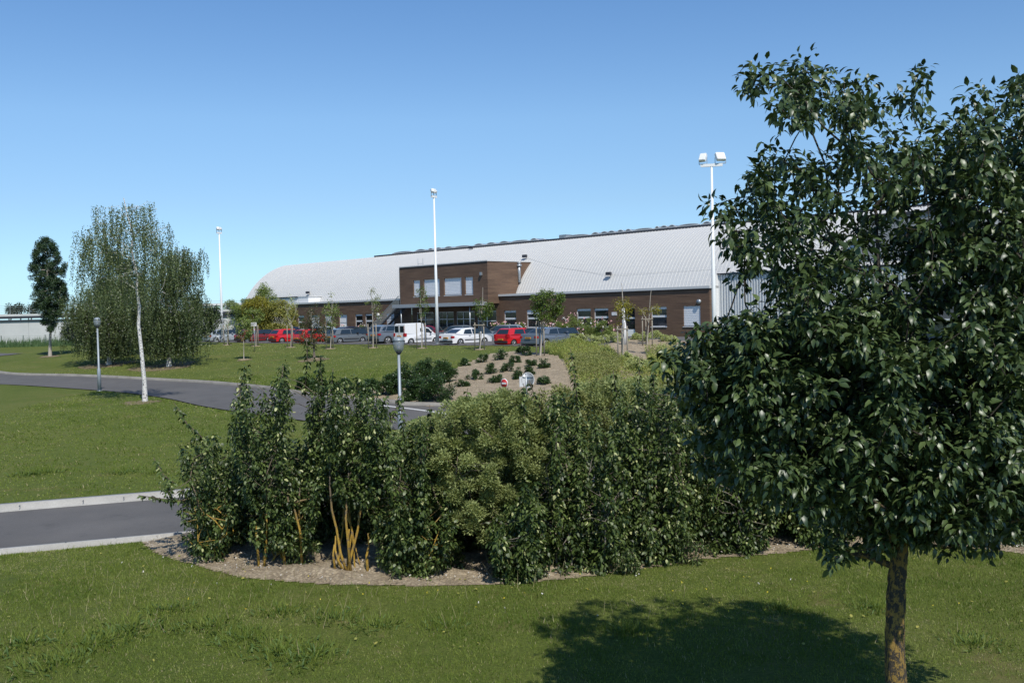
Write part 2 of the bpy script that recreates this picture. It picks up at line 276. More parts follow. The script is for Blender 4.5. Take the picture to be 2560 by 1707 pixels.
PARK = np.array([(-.6997,.7145)])
def sdf_road(x, y, which=None):
    x = np.asarray(x, float).ravel(); y = np.asarray(y, float).ravel(); r = np.full(len(x), 1e9)
    for k, (P, wd) in RD.items():
        if which and k not in which: continue
        for i in range(0, len(x), 20000):
            d = np.sqrt(((x[i:i+20000,None]-P[None,:,0])**2+(y[i:i+20000,None]-P[None,:,1])**2).min(1))-wd/2
            r[i:i+20000] = np.minimum(r[i:i+20000], d)
    return r
def h(x, y):
    x = np.asarray(x, float); y = np.asarray(y, float); s = sdf_road(x, y).reshape(x.shape)
    return hraw(x, y)-.03+.13*np.clip((s-.15)/.5, 0, 1)
def h1(x, y): return float(h(np.array([x]), np.array([y]))[0])
def G(px, py, y0=14, y1=140):          # photo pixel -> point on the ground
    v = ray(px, py); Y = np.linspace(y0, y1, 1600); P = CC[None]+v[None]*(Y/v[1])[:,None]; d = P[:,2]-h(P[:,0], P[:,1])
    i = int(np.argmax(d < 0)) if (d < 0).any() else len(Y)-1
    return np.array([P[i,0], P[i,1], h1(P[i,0], P[i,1])])
def GV(x, y, **k): return G(x*KV, y*KV, **k)
def axis(a, b, st, lo, hi, gr=1.25):
    c = list(np.arange(a, b, st)); s = st; q = a
    while q > lo: s *= gr; q -= s; c.insert(0, q)
    s = st; q = c[-1]
    while q < hi: s *= gr; q += s; c.append(q)
    return np.array(c)
def grid(xs, ys):
    X, Y = np.meshgrid(xs, ys); nx, ny = len(xs), len(ys); i = np.arange(nx*ny).reshape(ny, nx)
    F = np.stack([i[:-1,:-1], i[:-1,1:], i[1:,1:], i[1:,:-1]], -1).reshape(-1, 4); return X.ravel(), Y.ravel(), F
xs = axis(-46, 34, .5, -3000, 3000); ys = axis(10, 100, .5, -60, 4000, 1.2)
X, Y, F = grid(xs, ys); Z = h(X, Y); rawmesh('ground', np.stack([X, Y, Z], 1), F, M['grass'], smooth=True)['kind'] = 'structure'
def ribbon(name, P, offs, zo, mat, lab=None):      # strip following a polyline; offs across
    T = np.gradient(P, axis=0); T /= np.linalg.norm(T, axis=1)[:,None]; Nn = np.stack([-T[:,1], T[:,0]], 1)
    V = []; 
    for o, z in zip(offs, zo):
        q = P+Nn*o; V.append(np.stack([q[:,0], q[:,1], hraw(q[:,0], q[:,1])+z], 1))
    V = np.array(V); k, n = len(offs), len(P); idx = np.arange(k*n).reshape(k, n)
    F = np.stack([idx[1:,:-1], idx[:-1,:-1], idx[:-1,1:], idx[1:,1:]], -1).reshape(-1, 4)[:, ::-1]
    o = rawmesh(name, V.reshape(-1, 3), F, mat); o['kind'] = 'structure'; return o
for i, k in enumerate(('near', 'far', 'east')):
    P, wd = RD[k]; ribbon('road', P, np.linspace(-wd/2, wd/2, 7), [.02+.005*i]*7, M['asphalt'])
def kerb(P, o, side, wid, ht, mat, gut=0):
    s = side
    offs = [o, o, o+s*wid, o+s*wid]; zs = [-.02, ht, ht+.005, -.1]
    if gut: offs = [o-s*gut, o-s*gut]+offs; zs = [.0, .04, .045]+zs[1:]; offs = [offs[0], offs[1], offs[2]]+offs[3:]
    if side < 0: offs = offs[::-1]; zs = zs[::-1]
    ribbon('kerb', P, offs, zs, mat)
Pn = RD['near'][0]; kerb(Pn[:np.argmax(Pn[:,0] > 1)], 2.55, 1, .26, .16, M['kerb'], .22); kerb(Pn[:np.argmax(Pn[:,0] > 4)], -2.55, -1, .16, .13, M['kerb'])
Pf = RD['far'][0]; kerb(Pf[:np.argmax(Pf[:,0] > -7)], 2.65, 1, .25, .16, M['oldkerb']); Pe = RD['east'][0]; kerb(Pe, 2.8, 1, .25, .16, M['oldkerb'])
def joints(P, o, wid, ht, st):
    T = np.gradient(P, axis=0); T /= np.linalg.norm(T, axis=1)[:,None]; Q = np.stack([-T[:,1], T[:,0]], 1); m = MB()
    for i in range(0, len(P)-1, st):
        a = P[i]+Q[i]*o; b = P[i]+Q[i]*(o+wid); z = float(hraw(P[i:i+1,0], P[i:i+1,1])[0])+ht; m.bar((a[0],a[1],z), (b[0],b[1],z), .018, .006)
    m.build('kerb_joints', M['dgrey'])['kind'] = 'structure'
joints(Pn[(Pn[:,0] > -22) & (Pn[:,0] < 1)], 2.33, .48, .168, 2); joints(Pn[(Pn[:,0] > -22) & (Pn[:,0] < 4)], -2.55, -.16, .138, 2); joints(Pf[(Pf[:,0] > -40) & (Pf[:,0] < -7)], 2.65, .25, .168, 2)
ribbon('lane_marking', dens([G(953, 1017)[:2], G(1030, 1026)[:2], G(1114, 1038)[:2], G(1200, 1052)[:2]], .5), [-.09, .09], [.036, .036], M['paint'])
M['dsoil'] = mat_soil('dry_soil', (.15,.115,.06), (.20,.155,.085), (.26,.20,.12))
# far left drive, parking surface
def patch(name, poly, mat, zo, st=1., nz=0, lift=None):
    poly = np.array(poly, float); x0, y0 = poly.min(0); x1, y1 = poly.max(0)
    X, Y, F = grid(np.arange(x0, x1+st, st), np.arange(y0, y1+st, st))
    def inside(px, py):
        c = np.zeros(len(px), bool); n = len(poly)
        for i in range(n):
            a, b = poly[i], poly[(i+1) % n]
            cond = ((a[1] > py) != (b[1] > py)) & (px < (b[0]-a[0])*(py-a[1])/(b[1]-a[1]+1e-12)+a[0]); c ^= cond
        return c
    ins = inside(X, Y); keep = ins[F].sum(1) >= 3
    Z = h(X, Y)+zo+(RNG.random(len(X))*nz if nz else 0)
    if lift is not None: Z = Z+lift(X, Y)
    F = F[keep]; u, inv = np.unique(F, return_inverse=True); F = inv.reshape(F.shape)
    o = rawmesh(name, np.stack([X, Y, Z], 1)[u], F, mat, smooth=True); o['kind'] = 'structure'; return o, inside
UB = np.array([-.6997,.7145]); NB = np.array([.7145,.6997]); RW = np.array([2.4,69.8])
def rowp(r, d): q = RW+UB*r+NB*d; return q
patch('parking_lot', [rowp(-8,-1.3), rowp(56,-1.3), rowp(56,18), rowp(-8,18)], M['asphalt'], .03, .7)
patch('side_road', [G(-60,882)[:2], G(60,884)[:2], G(-40,897)[:2], G(-160,893)[:2]], M['asphalt'], .04, .4)
# ------------------------------------------------------------------ mulch beds
front = [(300,1243),(350,1268),(450,1300),(560,1328),(750,1345),(950,1350),(1150,1348),(1300,1333),(1450,1313),(1600,1288),(1800,1272),(1900,1262),(2100,1256),(2250,1262),(2420,1282)]
fp = [GV(x, y)[:2] for x, y in front]
def near_mulch():
    back = [(-6.6,22.9),(-2,24.5),(3,27.0),(8,30.5),(12,30),(16,26)]
    lf = lambda X, Y: (.06*np.sin(X*3.1+np.cos(Y*2.3)*2)*np.cos(Y*2.7)+.07)*np.clip((Y-np.interp(X, [q[0] for q in fp], [q[1] for q in fp])-.1)/.6, 0, 1)
    return patch('mulch_bed', fp+[np.array(b) for b in back[::-1]], M['mulch'], .006, .1, .012, lf)
_, in_mulch = near_mulch()
patch('mulch_bed', [GV(x, y)[:2] for x, y in [(700,905),(860,922),(960,935),(1050,944),(1200,950),(1345,940),(1330,870),(1290,820),(1200,806),(1120,815),(1040,850),(960,880),(850,893)]], M['bank'], .04, .25, .03)
patch('mulch_bed', [GV(x, y)[:2] for x, y in [(1330,940),(1600,950),(1600,790),(1560,782),(1450,780),(1380,795),(1310,800),(1290,820),(1310,870)]], M['bank'], .035, .25, .03)
for k, (x, y, r_) in enumerate([(320,925,.9),(112,819,.9),(560,827,.6),(722,826,1.1),(380,842,2.2),(250,838,2.0)]):
    c = GV(x, y); a = np.linspace(0, 2*np.pi, 17)[:-1]
    patch('bare_soil', [(c[0]+math.cos(t)*r_*(1+.25*math.sin(3*t+k)), c[1]+math.sin(t)*r_*(1.3+.2*math.cos(2*t+k))) for t in a], M['dsoil'], .012, .15)
# ------------------------------------------------------------------ foliage tools
T_LEAF = (np.array([(0,0,0),(.35,.25,.05),(.4,0,-.01),(.35,-.25,.05),(.72,.17,-.06),(.75,0,-.12),(.72,-.17,-.06),(1,0,-.30)]),
          np.array([(0,2,1),(0,3,2),(1,2,5),(1,5,4),(2,3,6),(2,6,5),(4,5,7),(5,6,7)]))
T_SIMP = (np.array([(0,0,0),(.45,.27,.06),(.45,-.27,.06),(1,0,-.12)]), np.array([(0,2,1),(1,2,3)]))
T_ROUND = (np.array([(0,0,0),(.3,.36,.04),(.3,-.36,.04),(.75,.26,-.04),(.75,-.26,-.04),(1,0,-.12)]), np.array([(0,2,1),(1,2,3),(2,4,3),(3,4,5)]))
T_BLADE = (np.array([(0,.5,0),(0,-.5,0),(.55,0.35,.0),(.55,-.35,.0),(1,0,0)]), np.array([(0,1,2),(1,3,2),(2,3,4)]))
def unit(a): return a/np.maximum(np.linalg.norm(a, axis=-1, keepdims=True), 1e-9)
def inst(T, P, A, Nn, S, W=None):
    v, f = T; n = len(P); A = unit(A); B = unit(np.cross(Nn, A)); C = np.cross(A, B); S = np.broadcast_to(S, (n,)); W = S if W is None else np.broadcast_to(W, (n,))
    V = P[:,None]+A[:,None]*(v[None,:,0,None]*S[:,None,None])+B[:,None]*(v[None,:,1,None]*W[:,None,None])+C[:,None]*(v[None,:,2,None]*S[:,None,None])
    F = (f[None]+(np.arange(n)*len(v))[:,None,None]).reshape(-1, 3); return V.reshape(-1, 3), F
def leaves(name, P, A, Nn, S, mat, parent=None, T=T_SIMP, tint=None, W=None):
    V, F = inst(T, P, A, Nn, S, W); n = len(P)
    tint = RNG.random(n) if tint is None else tint
    org = parent.matrix_basis.translation if parent is not None else None
    o = rawmesh(name, V, F, mat, parent, np.repeat(tint, len(T[0])), org=org); return o
def inpoly(poly, x, y):
    c = np.zeros(len(x), bool); n = len(poly)
    for i in range(n):
        a, b = poly[i], poly[(i+1) % n]
        c ^= ((a[1] > y) != (b[1] > y)) & (x < (b[0]-a[0])*(y-a[1])/(b[1]-a[1]+1e-12)+a[0])
    return c
def samp(poly, n, d, amp, holes=(), gap=.0):       # clump centres inside an outline, with depth; V pixels
    poly = np.array(poly, float); lo, hi = poly.min(0), poly.max(0); c = (lo+hi)/2; hr = (hi-lo)/2; out = []
    sp = d/2265.; 
    while len(out) < n:
        x, y = RNG.uniform(lo, hi, (400, 2)).T; ok = inpoly(poly, x, y)
        for hx, hy, rr in holes: ok &= ((x-hx)**2+(y-hy)**2) > rr*rr
        for px, py in zip(x[ok], y[ok]):
            e = 1-min(1, ((px-c[0])/hr[0])**2*.8+((py-c[1])/hr[1])**2*.5); dz = RNG.uniform(-1, 1)*amp*math.sqrt(max(.05, e))
            q = at(px*KV, py*KV, d+dz)
            if gap and out and len(out) < 4000:
                o = np.array(out[-60:]); 
                if (np.linalg.norm(o-q, axis=1) < gap).any(): continue
            out.append(q)
            if len(out) >= n: break
    return np.array(out)
def grow(mb, root, nodes, r0, rmin=.006, sides=6, bias=.35, trunk=None, sag=0., pw=.5, tap=.45, allt=False):
    """branch skeleton: every clump joins the nearest node closer to the root"""
    pts = [np.array(root, float)]; par = [-1]; plen = [0.]
    if trunk is not None:
        for q in trunk: pts.append(np.array(q, float)); par.append(len(pts)-2); plen.append(plen[-1]+np.linalg.norm(pts[-1]-pts[-2]))
    nt_ = len(pts); start = pts[-1] if trunk is not None else pts[0]
    order = np.argsort(np.linalg.norm(nodes-start, axis=1))
    for i in order:
        q = nodes[i]; off = 0 if (trunk is None or allt) else max(0, nt_-3); a = np.array(pts[off:])
        d = np.linalg.norm(a-q, axis=1)+bias*np.array(plen[off:])+.6*np.maximum(0, a[:,2]-q[2]-.1)
        j = int(np.argmin(d))+off; pts.append(q); par.append(j); plen.append(plen[j]+np.linalg.norm(q-pts[j]))
    n = len(pts); cnt = np.ones(n)
    for i in range(n-1, 0, -1): cnt[par[i]] += cnt[i]
    rad = np.maximum(rmin, r0*(cnt/cnt[0])**pw)
    for i in range(nt_, n):
        a, b = pts[par[i]], pts[i]; L = np.linalg.norm(b-a); mid = (a+b)/2+RNG.normal(0, .06*L, 3)+np.array([0,0,-sag*L]); ra = min(rad[par[i]], rad[i]*1.5)
        mb.tube([a, mid, b], [ra, (ra+rad[i])/2, rad[i]*.8], sides, False)
    if trunk is not None: mb.tube([tuple(p) for p in pts[:nt_]], [float(r0*(1-(1-tap)*i/(nt_-1))*(1+.35*math.exp(-i*2.2))) for i in range(nt_)], 10, False)
    return np.array(pts), np.array(par)
def cluster(nodes, per, rad, size, droop=.4, out=None, jit=.3, flat=.8):
    n = len(nodes)*per; c = np.repeat(nodes, per, 0); g = RNG.normal(0, 1, (n, 3)); g = unit(g)*(RNG.random((n, 1))**.5)*rad; g[:,2] *= flat
    P = c+g; A = unit(g+RNG.normal(0, jit*rad, (n, 3)))+np.array([0,0,-droop]); Nn = np.array([0,0,1.])+RNG.normal(0, .45, (n, 3))
    return P, A, Nn, size*RNG.uniform(.65, 1.25, n)
def place(o, base): o.location = base; return o
def mesh_local(mb, name, mat, root, **k):
    b = root.location; mb.v = [(x-b[0], y-b[1], z-b[2]) for x, y, z in mb.v]; return mb.build(name, mat, root, **k)
# ------------------------------------------------------------------ the hall
ob = empty('industrial_hall', (16, 83.1, 0), R(-45.6), 'long hall with white vaulted metal roof and brown timber front behind the parked cars', 'building')
def hb(px, py, D):
    v = ray(px, py); O3 = np.array([16,83.1,0.]); n3 = np.array([NB[0],NB[1],0]); k = (D-(CC-O3)@n3)/(v@n3); P = CC+v*k; return float((P-O3)@np.array([UB[0],UB[1],0])), float(P[2])
def wallh(mb, x0, x1, z0, z1, y, holes, dep=.2, mi=0, mr=0):
    xs_ = sorted({x0, x1}|{q for hh in holes for q in hh[:2]}); zs_ = sorted({z0, z1}|{q for hh in holes for q in hh[2:]})
    mb.mi = mi
    for a, b in zip(xs_[:-1], xs_[1:]):
        for c, d in zip(zs_[:-1], zs_[1:]):
            mx, mz = (a+b)/2, (c+d)/2
            if any(q[0] < mx < q[1] and q[2] < mz < q[3] for q in holes): continue
            mb.quad((a,y,c), (b,y,c), (b,y,d), (a,y,d))
    mb.mi = mr
    for a, b, c, d in holes:
        mb.quad((a,y,c), (a,y+dep,c), (a,y+dep,d), (a,y,d)).quad((b,y+dep,c), (b,y,c), (b,y,d), (b,y+dep,d)).quad((a,y+dep,d), (b,y+dep,d), (b,y,d), (a,y,d)).quad((a,y,c), (b,y,c), (b,y+dep,c), (a,y+dep,c))
# arc of the vault (D, z)
phi = np.linspace(R(66), R(13), 15); AR = 10.4; ad, az = 4.90+AR*math.sin(R(42)), 7.86-AR*math.cos(R(42))
arc = [(ad-AR*math.sin(a), az+AR*math.cos(a)) for a in phi]
XL, XR = -80.5, 17.3
def strip(mb, x0, x1, prof, off=0):
    for (a, b), (c, d) in zip(prof[:-1], prof[1:]): mb.quad((x0,a,b+off), (x1,a,b+off), (x1,c,d+off), (x0,c,d+off))
mb = MB(); mb.smooth = True; strip(mb, XL, XR, arc); mb.smooth = False
tD, tz = arc[-1]; mb.quad((XL,tD,tz), (XR,tD,tz), (XR,tD+13,tz+.25), (XL,tD+13,tz+.25))
back = [(2*(tD+6.5)-a, b) for a, b in arc[::-1]]; strip(mb, XL, XR, back)
for xe in (XL, XR): mb.add([(xe,a,b) for a, b in arc+back]+[(xe,back[-1][0],0), (xe,arc[0][0],0)], [tuple(range(2*len(arc)+2))])
mb.build('vaulted_roof', M['roof'], ob)
mb = MB(); x = XL+.05
while x < XR:
    for (a, b), (c, d) in zip(arc[:-1], arc[1:]):
        mb.add([(x,a,b),(x+.05,a,b),(x+.05,c,d),(x,c,d),(x,a-.024,b+.024),(x+.05,a-.024,b+.024),(x+.05,c-.024,d+.024),(x,c-.024,d+.024)], [(4,5,6,7),(0,4,7,3),(1,2,6,5)])
    x += .39
mb.build('roof_seams', M['rib'], ob)
mb = MB().box(-58.4, XR, tD-.05, tD+.25, tz-.02, tz+.2); mb.build('ridge_gutter', M['darkmetal'], ob)
# skylights
units = [(986,1038,1),(1041,1074,0),(1074,1091,0),(1091,1113,0),(1113,1141,0),(1138,1183,1),(1188,1217,0),(1218,1249,0),(1250,1281,0),(1280,1329,1),(1330,1351,0),
 (1416,1480,1),(1483,1505,0),(1505,1528,0),(1523,1546,0),(1547,1567,0),(1567,1586,0),(1587,1640,1),(1642,1655,0),(1654,1677,0),(1675,1696,0),(1697,1756,1),(1760,1785,0),(1786,1810,0)]
for a, b, lng in units:
    yy = 600-(a-1400)*.09; ta = hb(a, yy, 10.3)[0]; tb = hb(b, yy-(b-a)*.09, 10.3)[0]; x0, x1 = -ta, -tb; r_ = .30 if not lng else .24
    m = MB(); n = 10; zb = tz+.2
    pr = [(x0+(x1-x0)*i/n, zb+r_*(math.sin(math.pi*i/n)**(.8 if not lng else .35))) for i in range(n+1)]
    y0, y1 = (tD+.45, tD+3.2) if not lng else (tD+.5, tD+4.5)
    m.smooth = True
    for p, q in zip(pr[:-1], pr[1:]): m.quad((p[0],y0,p[1]), (q[0],y0,q[1]), (q[0],y1,q[1]), (p[0],y1,p[1]))
    m.smooth = False; m.add([(p[0],y0,p[1]) for p in pr], [tuple(range(n+1))])
    s = m.build('skylight', M['polyc'], ob)
    m = MB()
    for yq in (y0-.03, (y0+y1)/2, y1):
        for p, q in zip(pr[:-1], pr[1:]): m.bar((p[0],yq,p[1]), (q[0],yq,q[1]), .09, .07)
    m.bar((x0,y0-.04,zb+.06), (x1,y0-.04,zb+.06), .08, .14).bar((x0,y0-.04,zb+.02), (x0,y1,zb+.02), .08, .1).bar((x1,y0-.04,zb+.02), (x1,y1,zb+.02), .08, .1); m.build('frame', M['rib'], s)
q = hb(1403, 598, 10)[0]; MB().box(-q-.5, -q+.55, 10.2, 11.2, tz, tz+.62).build('roof_vent', M['galv'], ob)
# timber wings and block (x = -t)
bx0, bx1 = -38.85, -24.6
def pxhole(pts, D):
    return [(-hb(a, y0, D)[0], -hb(b, y0, D)[0]) for a, b, y0 in pts]
wz0, wz1 = 1.0, 2.74
winR = [(-23.95,-22.2,wz0,wz1,'w'), (-20.72,-18.9,wz0,wz1,'h'), (-14.07,-12.3,wz0,wz1,'w'), (-11.92,-10.18,wz0,wz1,'w'), (-8.6,-7.1,.02,wz1,'d'), (-5.3,-3.6,wz0,wz1,'w'), (-1.85,-.1,wz0,wz1,'s')]
winL = [(-62.4,-60.9,wz0,wz1,'w'), (-59.5+.2,-57.4,wz0,wz1,'s'), (-56.2,-54.75,.9,wz1,'g'), (-53.1,-51.45,.02,wz1,'D'), (-49.77,-48.25,wz0,wz1,'w'), (-47.75,-46.3,wz0,wz1,'w'), (-43.6,-42.1,wz0,wz1,'s')]
mb = MB(); wallh(mb, bx1+.003, .85, 0, 4.12, 0, [q[:4] for q in winR]); mb.quad((.85,0,0), (.85,1.6,0), (.85,1.6,4.12), (.85,0,4.12)); mb.build('timber_wall', M['wood'], ob)
mb = MB(); wallh(mb, -63.5, bx0, 0, 4.12, 0, [q[:4] for q in winL]); mb.quad((-63.5,3,0), (-63.5,0,0), (-63.5,0,4.12), (-63.5,3,4.12)); mb.build('timber_wall', M['wood'], ob)
for x0, x1 in ((bx1+.01, .95), (-63.6, bx0-.01)):
    MB().box(x0, x1, -.14, 3.1, 4.19, 4.4).build('eave_gutter', M['rib'], ob); MB().box(x0+.03, x1-.03, -.1, .2, 4.12, 4.19).build('eave_trim', M['darkmetal'], ob)
def window(x0, x1, z0, z1, y, kind):
    d = y+.12; f = MB(); t = .07; fr = lambda a, b, c, e: f.box(a, b, d, d+.06, c, e)
    fr(x0, x0+t, z0, z1); fr(x1-t, x1, z0, z1); fr(x0+t, x1-t, z1-t, z1); fr(x0+t, x1-t, z0, z0+t); f.box(x0-.03, x1+.03, y-.06, y+.1, z0-.06, z0-.01)
    if kind in 'whg': zt = z0+(z1-z0)*.52; fr(x0+t, x1-t, zt-.09, zt+.09)
    if kind in 'dD': fr(x0+t, x1-t, 1.72, 1.86)
    fo = f.build('window' if kind not in 'dD' else 'door', M['frame'], ob)
    g = MB().box(x0+t, x1-t, d+.02, d+.03, z0+t, z1-t); g.build('pane', M['shutter'] if kind in 'D' else M['glass'], fo)
    if kind in 'sgh':
        zb = {'s': z0+t, 'g': z1-.45*(z1-z0), 'h': z1-.24*(z1-z0)}[kind]; s = MB(); k = int((z1-zb)/.075)
        for i in range(k): s.box(x0+.02, x1-.02, d-.035-.012*(i % 2), d-.02, zb+i*(z1-zb)/k, zb+(i+1)*(z1-zb)/k-.008)
        s.build('roller_shutter', M['shutter'], fo)
    if kind == 'd': MB().box(x0+t, x1-t, d+.0, d+.012, z0+.05, z0+.75).build('panel', M['shutter'], fo)
    if kind == 'w': 
        bl = MB(); bl.box(x0+t, x1-t, d+.005, d+.015, z1-t-.14, z1-t); bl.build('blind', M['shutter'], fo)
for x0, x1, z0, z1, k in winR+winL: window(x0, x1, z0, z1, 0, k)
MB().box(-9.75, -9.15, -.03, -.005, 2.05, 2.35).build('wall_sign', M['white'], ob)
# entrance block
bw = [(-36.57,-35.38,4.47,6.28), (-34.79,-32.1,4.47,6.28), (-31.4,-28.6,4.47,6.28), (-28.07,-26.83,4.47,6.28)]
by = -1.55; mb = MB(); wallh(mb, bx0, bx1, 3.5, 7.75, by, bw, .25)
mb.quad((bx1,by,3.5), (bx1,5.0,3.5), (bx1,5.0,7.75), (bx1,by,7.75)); mb.quad((bx0,5.0,3.5), (bx0,by,3.5), (bx0,by,7.75), (bx0,5,7.75)); mb.quad((bx0,by,7.75), (bx1,by,7.75), (bx1,5,7.75), (bx0,5,7.75)); mb.quad((bx0,0,3.5), (bx1,0,3.5), (bx1,by,3.5), (bx0,by,3.5))
mb.build('entrance_block', M['wood'], ob)
mb = MB().box(bx0-.06, bx1+.06, by-.08, 5.1, 7.76, 7.86); mb.build('block_coping', M['rib'], ob)
MB().box(bx0-.02, bx1+.02, by-.05, by-.003, 7.66, 7.757).build('block_trim', M['darkmetal'], ob); MB().box(bx0-.06, bx0-.003, by-.06, by+.1, 3.5, 7.66).build('corner_trim', M['dgrey'], ob)
for a in bw: window(*a, by+.05, 's')
mb = MB(); eh = [(-37.95,-35.1,.02,2.76), (-34.2,-31.75,.02,2.76), (-31.25,-28.4,.02,2.76), (-27.95,-25.1,1.0,2.76)]
wallh(mb, bx0, bx1, 0, 3.5, .02, eh, .15); mb.build('entrance_wall', M['wood'], ob)
for i, (a, b, c, d) in enumerate(eh):
    f = MB(); nn = 2 if i in (0,3) else 3; dd = .1; xs_ = [a, (a+b)/2, b] if nn == 2 else ([a, a+1.05, b] if i == 2 else [a, b-1.15, b])
    for q in xs_: f.box(q-.05, q+.05, dd-.05, dd, c, d)
    for q in ([c+.03, 1.95-.9*(i != 3)*0, d-.05] if i != 3 else [c+.03, 1.7, d-.05]): f.box(a, b, dd-.05+.002, dd-.002, q-.045, q+.045)
    fo = f.build('glazed_door' if i in (1,2) else 'window', M['frame'], ob); MB().box(a, b, dd+.01, dd+.02, c, d).build('pane', M['glass'], fo)
MB().box(-38.5, -24.7, -3.05, by-.005, 3.28, 3.66).build('canopy', M['canopy'], ob, bevel=.02)
for q in (-37.2, -26.0): MB().cyl((q, -2.8), .06, 0, 3.28, 10, 'z').build('column', M['galv'], ob)
# outside stair left of the block
st = MB(); sx0, sz0, sx1, sz1 = -44.8, 0., -39.2, 3.6
for y in (-1.5, -.35): st.bar((sx0,y,sz0+.1), (sx1,y,sz1), .06, .26)
for i in range(20): t = (i+.5)/20; st.box(sx0+(sx1-sx0)*t-.16, sx0+(sx1-sx0)*t+.16, -1.5, -.35, sz0+(sz1-sz0)*t, sz0+(sz1-sz0)*t+.04)
st.box(sx1-.02, bx0-.01, -1.5, -.3, 3.5, 3.62); so_ = st.build('staircase', M['darkmetal'], ob)
rl = MB()
for y in (-1.53,):
    rl.bar((sx0,y,sz0+1.15), (sx1,y,sz1+1.05), .05)
    for i in range(46): t = i/45; x = sx0+(sx1-sx0)*t; z = sz0+(sz1-sz0)*t; rl.bar((x,y,z+.05), (x,y,z+1.1), .022)
rl.build('railing', M['rail'], so_)
# lean-to left, corrugated wall right
def corrug(name, x0, x1, y, z0, z1, pitch=.22, dep=.07, mat=None):
    m = MB(); x = x0
    while x < x1-.01:
        a = pitch*.5; m.quad((x,y,z0), (x+a*.8,y,z0), (x+a*.8,y,z1), (x,y,z1)).quad((x+a*.8,y,z0), (x+a,y+dep,z0), (x+a,y+dep,z1), (x+a*.8,y,z1)).quad((x+a,y+dep,z0), (x+2*a-.03,y+dep,z0), (x+2*a-.03,y+dep,z1), (x+a,y+dep,z1)).quad((x+2*a-.03,y+dep,z0), (x+2*a,y,z0), (x+2*a,y,z1), (x+2*a-.03,y+dep,z1)); x += pitch
    return m.build(name, mat or M['corr'], ob)
corrug('corrugated_wall', .95, 17.2, 1.2, 0, 5.3, .26, .09); MB().box(.9, 17.3, 1.05, 3.0, 5.32, 5.42).build('wall_gutter', M['darkmetal'], ob)
mb = MB().quad((.9,1.0,5.44), (17.3,1.0,5.44), (17.3,3.3,5.85), (.9,3.3,5.85)); mb.build('roof_apron', M['roof'], ob)
MB().box(.85, .95, .3, 1.25, 0, 5.3).build('corner_strip', M['white'], ob)
corrug('corrugated_wall', -78, -63.3, .7, 0, 5.12, .3, .06); MB().box(-63.28, -60.9, .7, 2.6, 4.42, 5.12).build('parapet', M['white'], ob); MB().box(-78, -63.3, .6, 3, 5.14, 5.24).build('roof_edge', M['darkmetal'], ob); MB().box(-63.28, -60.8, .65, 2.7, 5.125, 5.22).build('parapet_cap', M['rib'], ob)
# flue, aerial, floodlights, globe lamp, cables
t, z = hb(*(980+1998/6.19, 620+300/6.19), 3.2)
fl = MB().cyl((-t, 2.9), .16, 5.6, 7.6, 12, 'z'); fl.cyl((-t, 2.9), .28, 7.3, 7.5, 12, 'z').cyl((-t, 2.9), .22, 7.6, 7.72, 12, 'z'); fl.build('flue', M['galv'], ob)
mb = MB(); t = 40.78; mb.bar((-t-.45,3,7.9), (-t-.45,3,9.0), .03).bar((-t+.45,3,7.9), (-t+.45,3,9.0), .03).bar((-t-.45,3,8.4), (-t+.45,3,8.4), .03); mb.build('aerial', M['galv'], ob)
def arcat(z):
    for (a, b), (c, d) in zip(arc[:-1], arc[1:]):
        if b <= z <= d: return a+(c-a)*(z-b)/(d-b)
    return arc[0][0]
spots = []
for px, py in ((775,734),(1318,644),(1528,688),(1183,622)):
    D = 3.
    for _ in range(8): t, z = hb(px, py, D); D = arcat(z)
    s = MB(); s.bar((-t,D+.1,z-.2), (-t,D-.3,z+.15), .06); s.box(-t-.32, -t+.25, D-.5, D-.2, z+.0, z+.3); s.build('roof_floodlight', M['darkmetal'], ob, bevel=.03); spots.append((-t, D-.15, z))
MB().tube([spots[1], (spots[1][0]*.6+spots[2][0]*.4, (spots[1][1]+spots[2][1])/2-.1, spots[1][2]*.6+spots[2][2]*.4-.3), spots[2], (-.5, arcat(5.9)-.05, 5.9)], .007, 4).build('safety_cable', M['galv'], ob)
for (x, y, z) in ((-44.67,-.35,2.6),):
    g = MB(); 
    for i in range(8):
        a, b = math.pi*i/8, math.pi*(i+1)/8; g.smooth = True
        g.add([(x+.2*math.sin(a)*math.cos(2*math.pi*k/12), y+.2*math.sin(a)*math.sin(2*math.pi*k/12), z+.2*math.cos(a)) for k in range(12)]+[(x+.2*math.sin(b)*math.cos(2*math.pi*k/12), y+.2*math.sin(b)*math.sin(2*math.pi*k/12), z+.2*math.cos(b)) for k in range(12)], [(k, 12+k, 12+(k+1) % 12, (k+1) % 12) for k in range(12)])
    lo = g.build('globe_lamp', M['white'], ob); MB().box(x-.13, x+.13, y-.13, 0, z-.42, z-.3).build('bracket', M['frame'], lo)
for px, py, D in ((980+1370/6.19,620+398/6.19,by-.15),(980+1910/6.19,620+300/6.19,by+3.4)):
    t, z = hb(px, py, D); 
    if D < 0: MB().box(-t-.14, -t+.14, by-.2, by, z-.18, z+.16).build('wall_camera', M['galv'], ob, bevel=.03)
MB().cyl((-hb(1747,754,-.1)[0], hb(1747,754,-.1)[1]), .2, -.18, -.01, 14, 'y').build('round_wall_lamp', M['galv'], ob)
